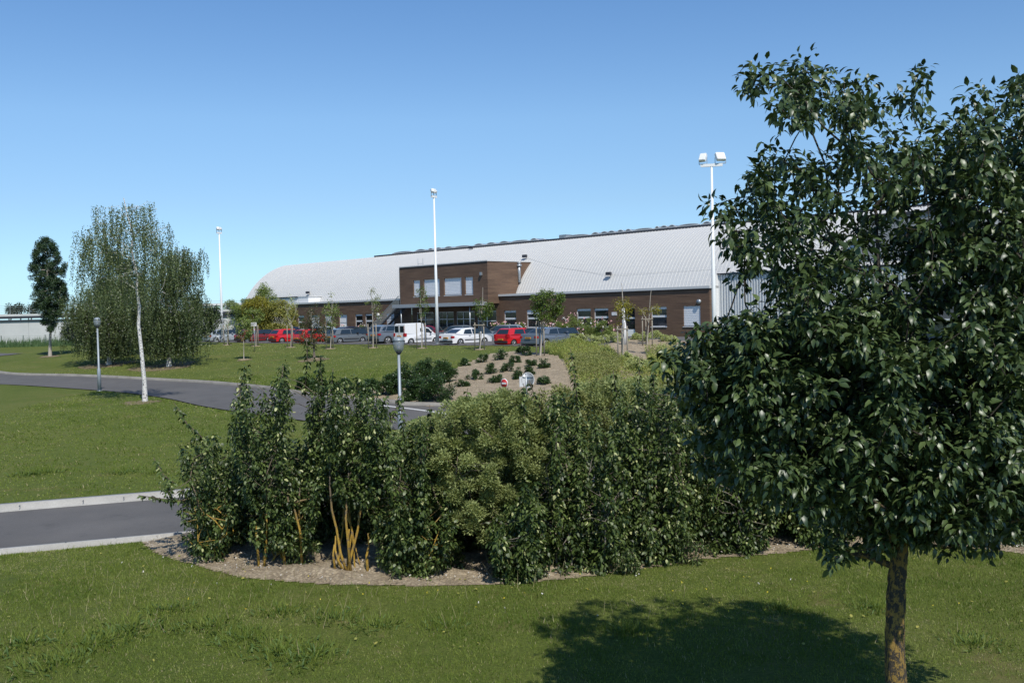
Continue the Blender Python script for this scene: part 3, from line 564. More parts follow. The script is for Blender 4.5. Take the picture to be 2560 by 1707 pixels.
# ------------------------------------------------------------------ grey building right, far left things
gb = empty('grey_building', (16, 83.1, 0), R(-45.6), 'grey flat roofed building partly hidden behind the near tree on the right', 'building')
t0, zt = hb(2380, 519, 2.5); t1, _ = hb(2150, 540, 2.5)
MB().box(-t1, -t0, 2.5, 15, 0, zt-.25).build('wall', M['greyw'], gb); MB().box(-t1-.1, -t0+.1, 2.4, 15.1, zt-.25, zt).build('roof_edge', M['darkmetal'], gb)
ta, za = hb(2311, 765, 0.); tb, zb = hb(2400, 797, 0.); MB().box(-ta-2.5, -tb+2.5, .5, 2.45, zb, za+.9).build('canopy', M['dgrey'], gb); MB().box(-ta-2.5, -tb+2.5, .4, 2.45, zb-.1, zb-.003).build('canopy_edge', M['white'], gb)
dd = MB()
for i in range(12): dd.box(-tb-1.9, -tb+.3, 2.3, 2.49, .02+i*.23, .22+i*.23)
dd.build('roller_door', M['white'], gb); MB().box(-ta-6.5, -ta-3, 1.9, 2.45, 0, 3.9).build('white_panel', M['white'], gb)
# concrete wall
def gpt(px, Y): P = at(px, 800, Y); return P[0], Y
wl = empty('concrete_wall', (-60, 116, -.2), 0, 'long pale concrete wall with dark rail bands at the far left', 'wall')
x0, x1 = -22, 34; zt = 3.42
m = MB(); m.box(x0, x1, 0, .3, -.3, zt-.25); wo = m.build('wall_panels', M['conc'], wl)
m = MB(); 
for x in np.arange(x0+2.2, x1, 4.6): m.box(x-.015, x+.015, -.012, -.002, -.3, zt-.25)
m.build('joints', M['greyw'], wl)
MB().box(x0, x1, -.1, .5, zt+.17, zt+.42).build('coping', M['conc'], wl)
m = MB().box(x0, x1, -.16, -.1, zt-.1, zt+.165); m.box(x0, x1, -.16, -.08, zt-.42, zt-.3)
for x in np.arange(x0, x1, 2.3): m.box(x-.05, x+.05, -.17, -.09, zt-.42, zt+.1)
m.build('dark_band', M['darkmetal'], wl)
m = MB()
for k in range(4): m.bar((x0,.2,zt+.66+.25*k), (x1,.2,zt+.66+.25*k), .025)
for x in np.arange(x0, x1, 2.3): m.bar((x,.2,zt+.42), (x,.2,zt+1.42), .04)
m.build('railing', M['rail'], wl); MB().box(x0, -5.2, -.2, -.12, zt-.95, zt-.7).build('pipe', M['darkmetal'], wl)
# wire fence in front of the wall
fe = empty('wire_fence', (-60, 112, -.15), 0, 'thin green wire fence in front of the pale concrete wall', 'fence')
for x in np.arange(-18, 34, 2.5):
    MB().bar((x,0,0), (x,0,1.35), .06).build('post', plain('green_post', (.03,.08,.05), .6) if 'green_post' not in bpy.data.materials else bpy.data.materials['green_post'], fe)
m = MB()
for k in range(6): m.bar((-18,0,.15+.22*k), (34,0,.15+.22*k), .012)
m.build('wires', bpy.data.materials['green_post'], fe)
n = 9000; X = RNG.uniform(-78, -27, n); Y = RNG.uniform(108.5, 114.5, n); P = np.stack([X, Y, h(X, Y)], 1)
hh = RNG.uniform(.3, 1.15, n)*(.6+.5*np.sin(X*.9)**2)
tag(leaves('tall_grass', P, np.stack([RNG.normal(0,.15,n), RNG.normal(0,.15,n), np.ones(n)], 1), np.stack([RNG.normal(0,1,n), -np.ones(n), np.zeros(n)], 1), hh, M['L_reed'], T=T_BLADE, W=.06), 'dark green tall grass growing along the foot of the far concrete wall', 'grass', kind='stuff')
# far white shed
fs = empty('distant_warehouse', tuple(at(548, 800, 190)[:2])+(0,), R(-8), 'white open framed warehouse far off behind the leftmost lamp mast', 'building')
m = MB(); m.box(-6, 9, 0, 12, 5.1, 5.5); m.build('roof', M['white'], fs); m = MB()
for x in np.arange(-6, 9.1, 2.5): m.box(x-.12, x+.12, 0, .25, 0, 5.1)
m.build('columns', M['white'], fs); m = MB().box(-6, 9, 1, 12, 0, 3.6); m.build('wall', M['greyw'], fs); MB().box(-4.5, -1.4, -.3, .98, 2.2, 4.6).build('red_panel', plain('faded_red', (.30,.09,.07), .6), fs)
# ------------------------------------------------------------------ cars
def paintm(name, c, rough=.28): return plain(name, c, rough, 0, coat=.6)
PT = dict(silver=paintm('paint_silver', (.36,.40,.43)), dred=paintm('paint_dark_red', (.20,.02,.022)), red=paintm('paint_red', (.58,.018,.02)), grey=paintm('paint_grey', (.13,.15,.165)), suv=paintm('paint_suv_grey', (.14,.165,.20)),
          white=paintm('paint_white', (.80,.80,.80)), blueg=paintm('paint_blue_grey', (.13,.16,.205)), navy=paintm('paint_navy', (.012,.018,.05)), wine=paintm('paint_wine', (.14,.01,.02)), lgrey=paintm('paint_light_grey', (.22,.26,.29)))
# profile: L, W, wheelbase start (rear axle x), front axle x, wheel r, belt line pts (x,z) rear->front, roof pts (x,z) rear->front; x measured from rear bumper
CARS = {
 'hatch': dict(L=3.85, W=1.64, ra=.62, fa=3.07, wr=.30, low=[(.02,.32),(.0,.62),(.06,.90)], belt=[(.10,.93),(.5,.95),(2.75,.91),(3.3,.84),(3.68,.70)], nose=[(3.82,.52),(3.80,.26)], roof=[(.12,.95),(.50,1.36),(.95,1.43),(1.9,1.42),(2.25,1.36),(3.0,.90)]),
 'boxy': dict(L=3.65, W=1.56, ra=.62, fa=2.98, wr=.28, low=[(.0,.32),(.0,.60),(.04,.88)], belt=[(.05,.9),(.5,.92),(2.6,.90),(3.2,.82),(3.52,.72)], nose=[(3.63,.50),(3.62,.26)], roof=[(.10,.92),(.42,1.34),(.62,1.38),(1.9,1.38),(2.15,1.32),(2.75,.90)]),
 'liftback': dict(L=4.2, W=1.70, ra=.78, fa=3.32, wr=.30, low=[(.02,.30),(.0,.60),(.05,.93)], belt=[(.08,.98),(.45,.99),(1.0,.93),(2.95,.90),(3.6,.82),(4.0,.70)], nose=[(4.17,.52),(4.15,.26)], roof=[(.42,1.0),(1.15,1.33),(1.5,1.40),(2.05,1.41),(2.5,1.34),(3.25,.88)]),
 'sedan': dict(L=4.55, W=1.75, ra=.95, fa=3.65, wr=.31, low=[(.02,.30),(.0,.62),(.04,.95)], belt=[(.08,1.0),(.75,1.02),(1.2,.96),(3.1,.92),(3.9,.82),(4.32,.70)], nose=[(4.52,.54),(4.50,.27)], roof=[(.72,1.02),(1.3,1.34),(1.75,1.42),(2.3,1.42),(2.75,1.35),(3.5,.90)]),
 'estate': dict(L=4.05, W=1.66, ra=.72, fa=3.16, wr=.30, low=[(.02,.32),(.0,.62),(.05,.93)], belt=[(.08,.96),(.5,.98),(2.85,.92),(3.4,.85),(3.85,.70)], nose=[(4.02,.52),(4.00,.26)], roof=[(.12,.97),(.42,1.36),(.8,1.44),(2.0,1.44),(2.35,1.38),(3.1,.91)]),
 'suv': dict(L=4.6, W=1.90, ra=.90, fa=3.72, wr=.38, low=[(.03,.44),(.0,.80),(.05,1.10)], belt=[(.08,1.14),(.6,1.17),(3.1,1.12),(3.9,1.04),(4.35,.90)], nose=[(4.57,.70),(4.55,.38)], roof=[(.12,1.15),(.42,1.62),(.9,1.71),(2.4,1.71),(2.75,1.64),(3.55,1.10)]),
 'van': dict(L=4.05, W=1.62, ra=.62, fa=3.2, wr=.30, low=[(.0,.30),(.0,.7),(.02,1.0)], belt=[(.02,1.02),(2.2,1.02),(2.9,.98),(3.45,.90),(3.86,.74)], nose=[(4.02,.55),(4.00,.27)], roof=[(.03,1.02),(.08,1.74),(.2,1.82),(1.75,1.85),(2.02,1.80),(2.08,1.45),(2.25,1.50),(2.55,1.42),(3.15,.94)]),
}
def car(kind, pm, label, sub, group='cars in the car park'):
    c = CARS[kind]; L, W = c['L'], c['W']; hw = W/2
    rt = empty({'van': 'parked_van'}.get(kind, 'parked_car'), (0,0,0), 0, label, sub, group)
    def arch(xc, r, up=1): return [(xc+r*math.cos(a), .26+max(0, .0)+r*math.sin(a)*1.02+(c['wr']-.30)) for a in np.linspace(0, math.pi, 9)]
    ar = c['wr']+.06; zb = .24 if kind != 'suv' else .34
    prof = [(.05, zb)]+c['low']+c['belt']+c['nose']
    fr = [(q[0], max(zb, q[1])) for q in arch(c['fa'], ar)]; rr = [(q[0], max(zb, q[1])) for q in arch(c['ra'], ar)]
    prof = prof+[(c['fa']+ar+.02, zb)]+fr+[(c['ra']+ar+.02, zb)]+rr
    # body: side sections with tumblehome
    m = MB(); n = len(prof)
    def yz(z): 
        t = (z-zb)/(1.0-zb); return hw*(1-.03*(1-min(1, t*2.2))-.05*max(0, t-.55))
    def pl(x):   # plan taper to the ends
        e = min(x, L-x); return 1-.10*max(0, 1-e/.35)**2
    vs = [(x, -yz(z)*pl(x), z) for x, z in prof]+[(x, yz(z)*pl(x), z) for x, z in prof]
    m.add(vs, [tuple(range(n)), tuple(range(n, 2*n))[::-1]]+[(i, i+n, (i+1) % n+n, (i+1) % n) for i in range(n)])
    body = m.build('body', pm, rt, bevel=.045, fix=True)
    for p in body.data.polygons: p.use_smooth = False
    rf = c['roof']; z0 = rf[0][1]; zr = max(q[1] for q in rf); inw = .20 if kind != 'van' else .09
    def gy(z): return hw*.955-(inw*max(0, z-.9)/(zr-.9))
    base = [(rf[-1][0], rf[-1][1]-.08), (rf[0][0], rf[0][1]-.08)]; pg = rf+base; n = len(pg)
    m = MB(); m.add([(x, -gy(z), z) for x, z in pg]+[(x, gy(z), z) for x, z in pg], [tuple(range(n)), tuple(range(n, 2*n))[::-1]]+[(i, i+n, (i+1) % n+n, (i+1) % n) for i in range(n)])
    m.build('cabin', pm, rt, bevel=.035, fix=True)
    # side glass
    def sideglass(poly):
        for s in (-1, 1):
            g = MB(); a = [(x, s*(gy(z)+.006), z) for x, z in poly]; g.add(a if s < 0 else a[::-1], [tuple(range(len(poly)))]); g.build('side_window', M['cglass'], rt)
    def roofz(x):
        for (a, b), (p, q) in zip(rf[:-1], rf[1:]):
            if a <= x <= p: return b+(q-b)*(x-a)/(p-a+1e-9)
        return zr
    wl_ = max(.9, rf[0][1]-.03)
    if kind == 'van': 
        sideglass([(2.12,1.05),(2.85,1.0),(2.50,1.36),(2.14,1.40)]); sideglass([(1.62,1.12),(1.88,1.12),(1.88,1.42),(1.62,1.42)])
    else:
        xm = (c['ra']+c['fa'])/2+.02; xr = c['ra']+.08 if kind in ('hatch','estate','boxy') else c['ra']+.38
        if kind == 'suv': xr = c['ra']-.1
        bz = .93 if kind != 'suv' else 1.19
        xf = max(x for x in np.linspace(xm, L, 60) if roofz(x) > bz+.08)
        sideglass([(xr-.02, bz+.03), (xm-.04, bz), (xm-.04, roofz(xm)-.09), (xr+.22, roofz(xr+.22)-.10)]); sideglass([(xm+.04, bz), (xf, bz-.01), (xf-.42, roofz(xf-.42)-.08), (xm+.04, roofz(xm)-.09)])
        if kind in ('suv','estate'): sideglass([(xr-.42, bz+.08), (xr-.09, bz+.04), (xr+.1, roofz(xr+.1)-.12), (xr-.2, roofz(xr-.2)-.14)])
    def cross(p, q, nm, e=.008, mg=.09):
        (x0, za), (x1, zc) = p, q; d = Vector((x1-x0, 0, zc-za)).normalized(); nn = Vector((-d.z, 0, d.x))*e
        a = Vector((x0,0,za))+d*.05; b = Vector((x1,0,zc))-d*.06; ya, yb = gy(a.z)-mg, gy(b.z)-mg; g = MB()
        g.add([(a.x+nn.x,-ya,a.z+nn.z),(b.x+nn.x,-yb,b.z+nn.z),(b.x+nn.x,yb,b.z+nn.z),(a.x+nn.x,ya,a.z+nn.z)], [(0,1,2,3)]); return g.build(nm, M['cglass'], rt, fix=False)
    if kind == 'van':
        for s in (-1, 1): g = MB(); g.box(-.012+.03, .035, min(s*.12, s*.58), max(s*.12, s*.58), 1.12, 1.62); g.build('rear_window', M['cglass'], rt)
    else: cross(rf[0], rf[1], 'rear_window')
    cross(rf[-2], rf[-1], 'windscreen', .01)
    # wheels
    for xc in (c['ra'], c['fa']):
        for s in (-1, 1):
            y0, y1 = (s*(hw-.20), s*(hw-.005)); wv = MB(); wr = c['wr']; wv.tube([(xc, y0, wr), (xc, y1-s*.03, wr), (xc, y1, wr)], [wr, wr, wr*.93], 20)
            wo = wv.build('wheel', M['tyre'], rt); r_ = MB(); r_.tube([(xc, y1, wr), (xc, y1+s*.008, wr)], [wr*.66, wr*.60], 16)
            for k in range(7): a = 2*math.pi*k/7; r_.bar((xc, y1+s*.012, wr), (xc+wr*.60*math.cos(a), y1+s*.014, wr+wr*.60*math.sin(a)), .045, .02)
            r_.build('rim', M['rim'], wo)
            k_ = MB(); 
            for k in range(7): a = 2*math.pi*(k+.5)/7; k_.tube([(xc+wr*.42*math.cos(a), y1+s*.009, wr+wr*.42*math.sin(a)), (xc+wr*.42*math.cos(a), y1+s*.0105, wr+wr*.42*math.sin(a))], .035, 6)
            k_.build('rim_gap', M['tyre'], wo)
    ark = MB().box(.35, L-.4, -hw+.25, hw-.25, .16, .5); ark.build('underbody', M['plastic'], rt)
    zl = c['low'][1][1]+.05
    for s in (-1, 1):
        hgt = .17 if kind not in ('van','boxy') else .30
        tl = MB(); y = s*(hw*.90-.13); tl.box(-.012, .22, min(s*(hw*.86-.16), s*(hw*.955)), max(s*(hw*.86-.16), s*(hw*.955)), zl, zl+hgt); tl.build('tail_light', M['red_l'], rt, bevel=.02)
        hl = MB(); zz = c['belt'][-1][1]-.12; hl.box(L-.30, L-.055, min(s*(hw-.42), s*(hw*.945)), max(s*(hw-.42), s*(hw*.945)), zz-.08, zz+.06); hl.build('headlight', M['headl'], rt, bevel=.02)
        mx = c['fa']-.55 if kind != 'suv' else c['fa']-.5; mi = MB(); mi.box(mx-.08, mx+.06, min(s*(hw-.04), s*(hw+.14)), max(s*(hw-.04), s*(hw+.14)), c['belt'][2][1]+.02, c['belt'][2][1]+.15); mi.build('mirror', M['plastic'] if kind in ('van','boxy','hatch') else pm, rt, bevel=.03)
        hd = MB()
        for xx in ((c['ra']+c['fa'])/2-.30, (c['ra']+c['fa'])/2+.72): hd.box(xx-.09, xx+.09, min(s*(hw-.02), s*(hw+.012)), max(s*(hw-.02), s*(hw+.012)), .80 if kind != 'suv' else .98, .835 if kind != 'suv' else 1.02)
        hd.build('door_handle', M['plastic'] if kind in ('van','boxy') else M['galv'], rt)
    dk = pm if kind in ('sedan','estate') else M['plastic']
    zb2 = .40 if kind != 'suv' else .52
    MB().box(-.05, .08, -hw*.90, hw*.90, zb2-.08, zb2+.07).build('bumper', dk, rt, bevel=.03); MB().box(L-.10, L+.04, -hw*.88, hw*.88, zb2-.1, zb2+.07).build('bumper', dk, rt, bevel=.03)
    if kind in ('liftback','van','hatch'):
        sm = MB()
        for s in (-1, 1): sm.box(c['ra']+ar+.08, c['fa']-ar-.08, min(s*(hw-.03), s*(hw+.012)), max(s*(hw-.03), s*(hw+.012)), .46, .53 if kind != 'van' else .60)
        sm.build('side_moulding', M['plastic'] if kind != 'van' else M['greyw'], rt)
    pz = zl-.02 if kind != 'boxy' else .52; x = -.03 if kind != 'van' else -.02
    pm2 = MB().box(x-.025, x+.03, -.26, .26, pz, pz+.11); pl_ = pm2.build('number_plate', M['plate'], rt); tx = MB()
    for k in range(7): tx.box(x-.029, x-.0255, -.2+k*.06, -.2+k*.06+.032, pz+.025, pz+.085)
    tx.build('plate_marks', M['plastic'], pl_); MB().box(L+.02, L+.045, -.26, .26, .42, .53).build('number_plate', M['white'], rt)
    if kind == 'van':
        dl = MB().box(-.006, .0, -.008, .008, .45, 1.78); dl.build('door_gap', M['plastic'], rt)
        rs = MB()
        for i in range(5): rs.box(-.012, -.004, -.76, -.66, .95+i*.15, 1.02+i*.15)
        rs.build('red_stripes', M['red_l'], rt)
    c0 = rt; c0['_L'] = L; c0['_ra'] = c['ra']; c0['_W'] = W; return rt
ANG = math.atan2(NB[1], NB[0])
def park(o, r, d=0, rev=False, da=0, side=None):
    """r along the row (right rear wheel for the first row), d metres behind the first row"""
    a = ANG+(math.pi if rev else 0)+R(da); ra, W = o['_ra'], o['_W']; p = rowp(r, d)
    fw = np.array([math.cos(a), math.sin(a)]); lf = np.array([-math.sin(a), math.cos(a)])
    q = p+lf*(W/2)-fw*ra if not rev else p-fw*ra-lf*(W/2)
    o.location = (q[0], q[1], .005); o.rotation_euler = (0, 0, a)
    for k in ('_L','_ra','_W'): del o[k]
specs = [('estate','silver',48.1,'silver compact estate car parked at the left end behind the bicycle','car'), ('hatch','dred',41.6,'dark red hatchback parked second from the left in the front row','car'),
 ('hatch','red',35.0,'bright red small hatchback with rear corner in full view','car'), ('boxy','red',30.7,'red older car mostly hidden behind the bushy reddish tree','car'), ('hatch','grey',25.3,'mid grey five door hatchback between the red cars and the large four wheel drive','car'),
 ('suv','suv',18.3,'large blue grey four wheel drive parked left of the white van','car'), ('van','white',15.2,'small white panel van with rear windows and grey side strip','van'), ('liftback','white',9.1,'white liftback car parked just right of the centre lamp mast','car'),
 ('boxy','red',3.2,'red boxy hatchback with black rear bumper beside the blue grey saloon','car'), ('sedan','blueg',-.05,'blue grey saloon car at the right end of the front row','car')]
for k, p, r, lab, cat in specs: park(car(k, PT[p], lab, cat), r, 0, da=RNG.uniform(-2, 2))
for k, p, px, d, rev, lab in [('estate','lgrey',688,9.5,True,'silver blue car nosing out behind the dark red hatchback'), ('hatch','navy',745,9.5,True,'dark blue car half hidden behind the bright red hatchback'), ('hatch','silver',835,9.5,True,'silver car in the second row left of the grey hatchback'),
   ('sedan','navy',905,9.5,False,'navy blue car in the second row behind the grey hatchback'), ('sedan','wine',1092,9.5,True,'dark wine red car in the second row behind the white van'), ('sedan','grey',1186,9.5,True,'dark grey car roof showing above the white liftback'), ('estate','lgrey',1300,8.6,True,'light grey rounded car in the second row behind the red boxy hatchback')]:
    P0 = rowp(0, d+3.2); kk = (px-1280)/FPX; r = (P0[0]-kk*P0[1])/(.6997+.7145*kk); o = car(k, PT[p], lab, 'car'); park(o, r, d+(3.3 if rev else .9), rev)
# ------------------------------------------------------------------ masts, lamps, signs, bicycle
def mast(px, base_py, Y, top, rot, heads, lab):
    P = at(px, base_py, Y); z = h1(P[0], P[1]); rt = empty('floodlight_mast', (P[0], P[1], z), rot, lab, 'lamp mast', 'tall white floodlight masts'); H_ = top-z
    MB().tube([(0,0,0), (0,0,H_*.35), (0,0,H_)], [.15, .12, .062], 14).build('pole', M['pole'], rt); MB().tube([(0,0,0), (0,0,.03)], .22, 12).build('base_plate', M['galv'], rt)
    MB().box(-.62 if heads > 1 else -.3, .62 if heads > 1 else .3, -.07, .07, H_-.02, H_+.14).build('crossbar', M['pole'], rt)
    for x in ([-.5, .48] if heads > 1 else [-.15, .17]):
        hd = MB(); w_ = (.27 if x < 0 else .19) if heads > 1 else .12; c = Vector((x, .0, H_+.52)); rotm = Matrix.Rotation(R(-22 if x > 0 else 24), 4, 'Z')@Matrix.Rotation(R(34), 4, 'X')
        hz = .26 if heads > 1 else .16; b = MB().box(-w_, w_, -.12, .12, -hz, hz); b.v = [tuple(c+rotm@Vector(q)) for q in b.v]; ho = b.build('floodlight', M['pole'], rt, bevel=.03)
        g = MB().box(-w_+.04, w_-.04, -.135, -.122, -hz+.05, hz-.05); g.v = [tuple(c+rotm@Vector(q)) for q in g.v]; g.build('lens', M['headl'], ho)
        br = MB().bar((x-w_-.03,0,H_+.5), (x-w_-.03,0,H_+.14), .04).bar((x+w_+.03,0,H_+.5), (x+w_+.03,0,H_+.14), .04).bar((x-w_-.03,0,H_+.14), (x+w_+.03,0,H_+.14), .05); br.build('bracket', M['galv'], ho)
    return rt
def ztop(px, py, Y): return float(at(px, py, Y)[2])
mast(556.5, 857, 103, ztop(550, 584, 103), R(235), 1, 'slim white lamp mast at the far left of the car park, smallest of the three')
mast(1094, 862, 78.5, ztop(1084.5, 494, 78.5), R(235), 1, 'white lamp mast standing between the white van and the white car')
mast(1787.5, 930, 57, ztop(1780.5, 416, 57), R(168), 2, 'tall white mast with two floodlights beside the near tree')
def lamp(px, py, Y, topy, lab):
    P = at(px, py, Y); z = h1(P[0], P[1]); Pt = at(px, topy, Y); H_ = Pt[2]-z-.55
    rt = empty('street_lamp', (P[0], P[1], z), 0, lab, 'street lamp', 'low globe lamps along the drive')
    MB().tube([(0,0,0), (0,0,1.25), (0,0,1.3), (0,0,H_)], [.105, .095, .06, .045], 12).build('pole', M['lampgrey'], rt); MB().tube([(0,0,0),(0,0,.02)], .17, 12).build('base_plate', M['galv'], rt); MB().tube([(0,0,H_-.05), (0,0,H_+.06)], [.07, .13], 12).build('collar', M['darkmetal'], rt)
    g = MB(); g.tube([(0,0,H_+.05), (0,0,H_+.14), (0,0,H_+.34), (0,0,H_+.40)], [.13, .18, .20, .18], 20); go = g.build('globe', M['lamp'], rt)
    MB().tube([(0,0,H_+.40), (0,0,H_+.48), (0,0,H_+.55)], [.20, .16, .05], 20).build('cap', M['lampgrey'], go)
    MB().tube([(0,0,H_+.12), (0,0,H_+.36)], .06, 8).build('bulb', M['white'], go)
p = G(249, 977); lamp(249, 977, p[1], 793, 'grey lamp post with globe standing left of the birch by the drive')
lamp(1003, 1120, 34.6, 842, 'grey lamp post with globe rising behind the hedge in front of the white van')
def sign_post(base, H_, lab, cat, name): 
    rt = empty(name, tuple(base), 0, lab, cat); MB().tube([(0,0,0), (0,0,H_)], .03, 8).build('post', M['galv'], rt); return rt
P = at(1262.5, 958, 45); z = h1(P[0], P[1]); s = sign_post((P[0], P[1]+.05, z), P[2]-z+.1, 'small round red no entry sign with white bar on a post', 'road sign', 'road_sign'); s.rotation_euler = (0,0,R(-40)); zz = P[2]-z
MB().tube([(0,-.06,zz), (0,-.04,zz)], .215, 28).build('disc', M['white'], s); d_ = MB().tube([(0,-.064,zz), (0,-.0605,zz)], .19, 28).build('red_face', M['signred'], s); MB().box(-.135, .135, -.07, -.0645, zz-.038, zz+.038).build('white_bar', M['white'], s)
P = at(1322, 950, 43); z = h1(P[0], P[1]); s = sign_post((P[0]-.12, P[1], z), P[2]-z+.3, 'grey round back of a road sign beside the no entry sign', 'road sign', 'road_sign'); s.rotation_euler = (0,0,R(32)); zz = P[2]-z
MB().tube([(.12,.05,zz), (.12,.075,zz)], .33, 28).build('disc', M['galv'], s); m = MB()
for k in range(28): a, b = 2*math.pi*k/28, 2*math.pi*(k+1)/28; m.bar((.12+.325*math.cos(a),.045,zz+.325*math.sin(a)), (.12+.325*math.cos(b),.045,zz+.325*math.sin(b)), .03)
m.build('rim', M['rib'], s); MB().box(-.32, .05, .03, .048, zz-.28, zz+.16).build('panel', M['rib'], s); MB().box(-.16, .4, -.0, .045, zz+.12, zz+.16).build('rail', M['galv'], s)
P = G(637, 879); zt = at(636, 812, P[1])[2]-P[2]; s = sign_post(P, zt+.1, 'small white rectangular notice board on a post on the grass bank', 'sign', 'notice_board'); s.rotation_euler = (0,0,R(-12))
MB().box(-.25, .25, -.06, -.035, zt-.1, zt+.2).build('board', M['white'], s); m = MB()
for pts in ([(-.42,.28),(-.2,.34),(.0,.3),(.15,.34),(.42,.3)], [(-.45,.14),(-.3,.2),(-.1,.1),(.12,.18),(.3,.08),(.42,.12)], [(-.38,-.02),(-.1,.02),(.15,-.04)]):
    for a, b in zip(pts[:-1], pts[1:]): m.bar((a[0]*.45,-.063,zt+a[1]*.45), (b[0]*.45,-.063,zt+b[1]*.45), .006, .03)
m.build('lettering', M['darkmetal'], s)
# bicycle
P = G(551, 861); bi = empty('bicycle', tuple(P), R(8), 'white bicycle leaning on the foot of the leftmost lamp mast', 'bicycle')
for x, nm in ((-.52, 0), (.52, 1)):
    m = MB(); m.tube([(x+.33*math.cos(a), 0, .34+.33*math.sin(a)) for a in np.linspace(0, 2*math.pi, 21)], .02, 6, False); wo = m.build('wheel', M['tyre'], bi); m = MB()
    for k in range(8): a = math.pi*k/8; m.bar((x-.31*math.cos(a),0,.34-.31*math.sin(a)), (x+.31*math.cos(a),0,.34+.31*math.sin(a)), .006)
    m.build('spokes', M['galv'], wo)
m = MB()
for a, b in (((-.52,0,.34),(-.08,0,.32)), ((-.52,0,.34),(-.2,0,.82)), ((-.08,0,.32),(-.22,0,.9)), ((-.2,0,.82),(.32,0,.84)), ((-.08,0,.32),(.34,0,.76)), ((.3,0,.95),(.52,0,.34))): m.tube([a, b], .018, 6)
m.build('frame', M['pole'], bi); MB().box(-.34, -.1, -.06, .06, .92, .98).build('saddle', M['plastic'], bi, bevel=.02); MB().bar((.28,-.26,1.0), (.28,.26,1.0), .03).bar((.3,0,.9), (.28,0,1.0), .03).build('handlebar', M['darkmetal'], bi)
m = MB(); m.tube([(-.08,-.05,.32), (-.08,.05,.32)], .09, 14); m.bar((-.08,-.07,.32), (.06,-.07,.24), .02).bar((-.08,.07,.32), (-.22,.07,.40), .02); m.build('crankset', M['darkmetal'], bi)
# ------------------------------------------------------------------ near tree (d = 10 m)
TD = 10.0
crown = [(1690,175),(1740,145),(1800,165),(1815,135),(1870,150),(1960,140),(1990,190),(2030,250),(2045,280),(2070,200),(2100,165),(2140,160),(2155,210),(2110,270),(2180,270),(2230,215),(2270,205),(2300,240),(2330,190),(2420,170),(2560,330),(2600,700),(2560,1050),(2420,1230),(2250,1265),(2110,1250),
         (2070,1240),(2010,1260),(1970,1300),(1900,1285),(1890,1200),(1780,1190),(1700,1120),(1620,1090),(1590,1010),(1640,960),(1545,905),(1530,830),(1560,770),(1610,730),(1690,745),(1725,690),(1680,630),(1700,585),(1620,540),(1625,490),(1650,445),(1715,430),(1740,370),(1765,335),(1830,365),(1900,340),(1890,280),(1840,300),(1780,285),(1790,225),(1730,225)]
holes = [(1955,450,34),(2110,435,28),(2140,480,32),(2245,455,34),(2300,500,28),(1880,575,24),(1740,650,26),(2170,740,48),(2040,640,18),(1890,300,40),(2000,310,28),(1820,545,18),(2160,220,30),(1740,280,24),(2080,330,18),(2040,190,34),(1840,430,16),(2190,345,16),(2030,470,14),(1960,640,18),(1900,690,20),(1790,590,16),(2330,430,22),(2080,560,14)]
upper = samp(crown, 1150, TD, 1.6, holes, .04); extra = samp([(1560,800),(1700,740),(2352,640),(2420,1100),(2250,1230),(1980,1240),(1640,980)], 480, TD, 1.6, [(2170,740,48)])
nodes = np.concatenate([upper, extra])
b0 = at(2237, 1707, TD); z0 = h1(b0[0]+.02, TD)
troot = np.array([b0[0]+.03, TD, z0]); tb = empty('near_tree', tuple(troot), 0, 'large broad leaved tree in the right foreground with yellow lichen on its trunk', 'tree')
tr = [at(2236,1600,TD), at(2238,1500,TD), at(2246,1420,TD), at(2250,1370,TD), at(2262,1330,TD)]
# main limbs as guide nodes
limbs = [[(2200,1250),(2160,1100),(2090,960),(2000,850)], [(2262,1200),(2235,1040),(2200,900),(2175,760),(2120,640),(2100,500)], [(2320,1200),(2370,1050),(2330,880),(2290,700),(2300,560)], [(2140,1000),(2040,760),(1960,640),(1935,540),(1925,440),(1880,340)], [(2230,860),(2290,820),(2350,760)], [(2200,900),(2260,770),(2330,705)], [(2000,900),(1850,820),(1740,760)], [(2120,640),(2060,400),(2080,300)]]
right = samp([(2060,360),(2200,330),(2360,300),(2520,340),(2560,640),(2360,640),(2100,600),(2060,480)], 190, TD, 1.4, [(2110,435,22),(2140,480,26),(2245,455,28),(2300,500,20)]); nodes = np.concatenate([nodes, right])
gl = []
for i, L_ in enumerate(limbs):
    for j, (x, y) in enumerate(L_): gl.append(at(x*1.0884 if x < 1 else x, y if x < 1 else y, TD+[-.5,.2,.5,-.1,.7,-.3,-.8,.1][i]*min(1, .4+j*.3)))
gl = np.array([at(x, y, TD+[-.5,.2,.5,-.1,.7,-.3,-.8,.1][i]*min(1, .4+j*.3)) for i, L_ in enumerate(limbs) for j, (x, y) in enumerate([(a*KV if a < 2352 else a, b*KV) for a, b in L_])])
mb = MB(); grow(mb, troot, np.concatenate([gl, nodes]), .088, .004, 6, .3, trunk=tr, pw=.45); mb.v = [tuple(v) for v in mb.v]
to = mesh_local(mb, 'branches', M['lich'], tb)
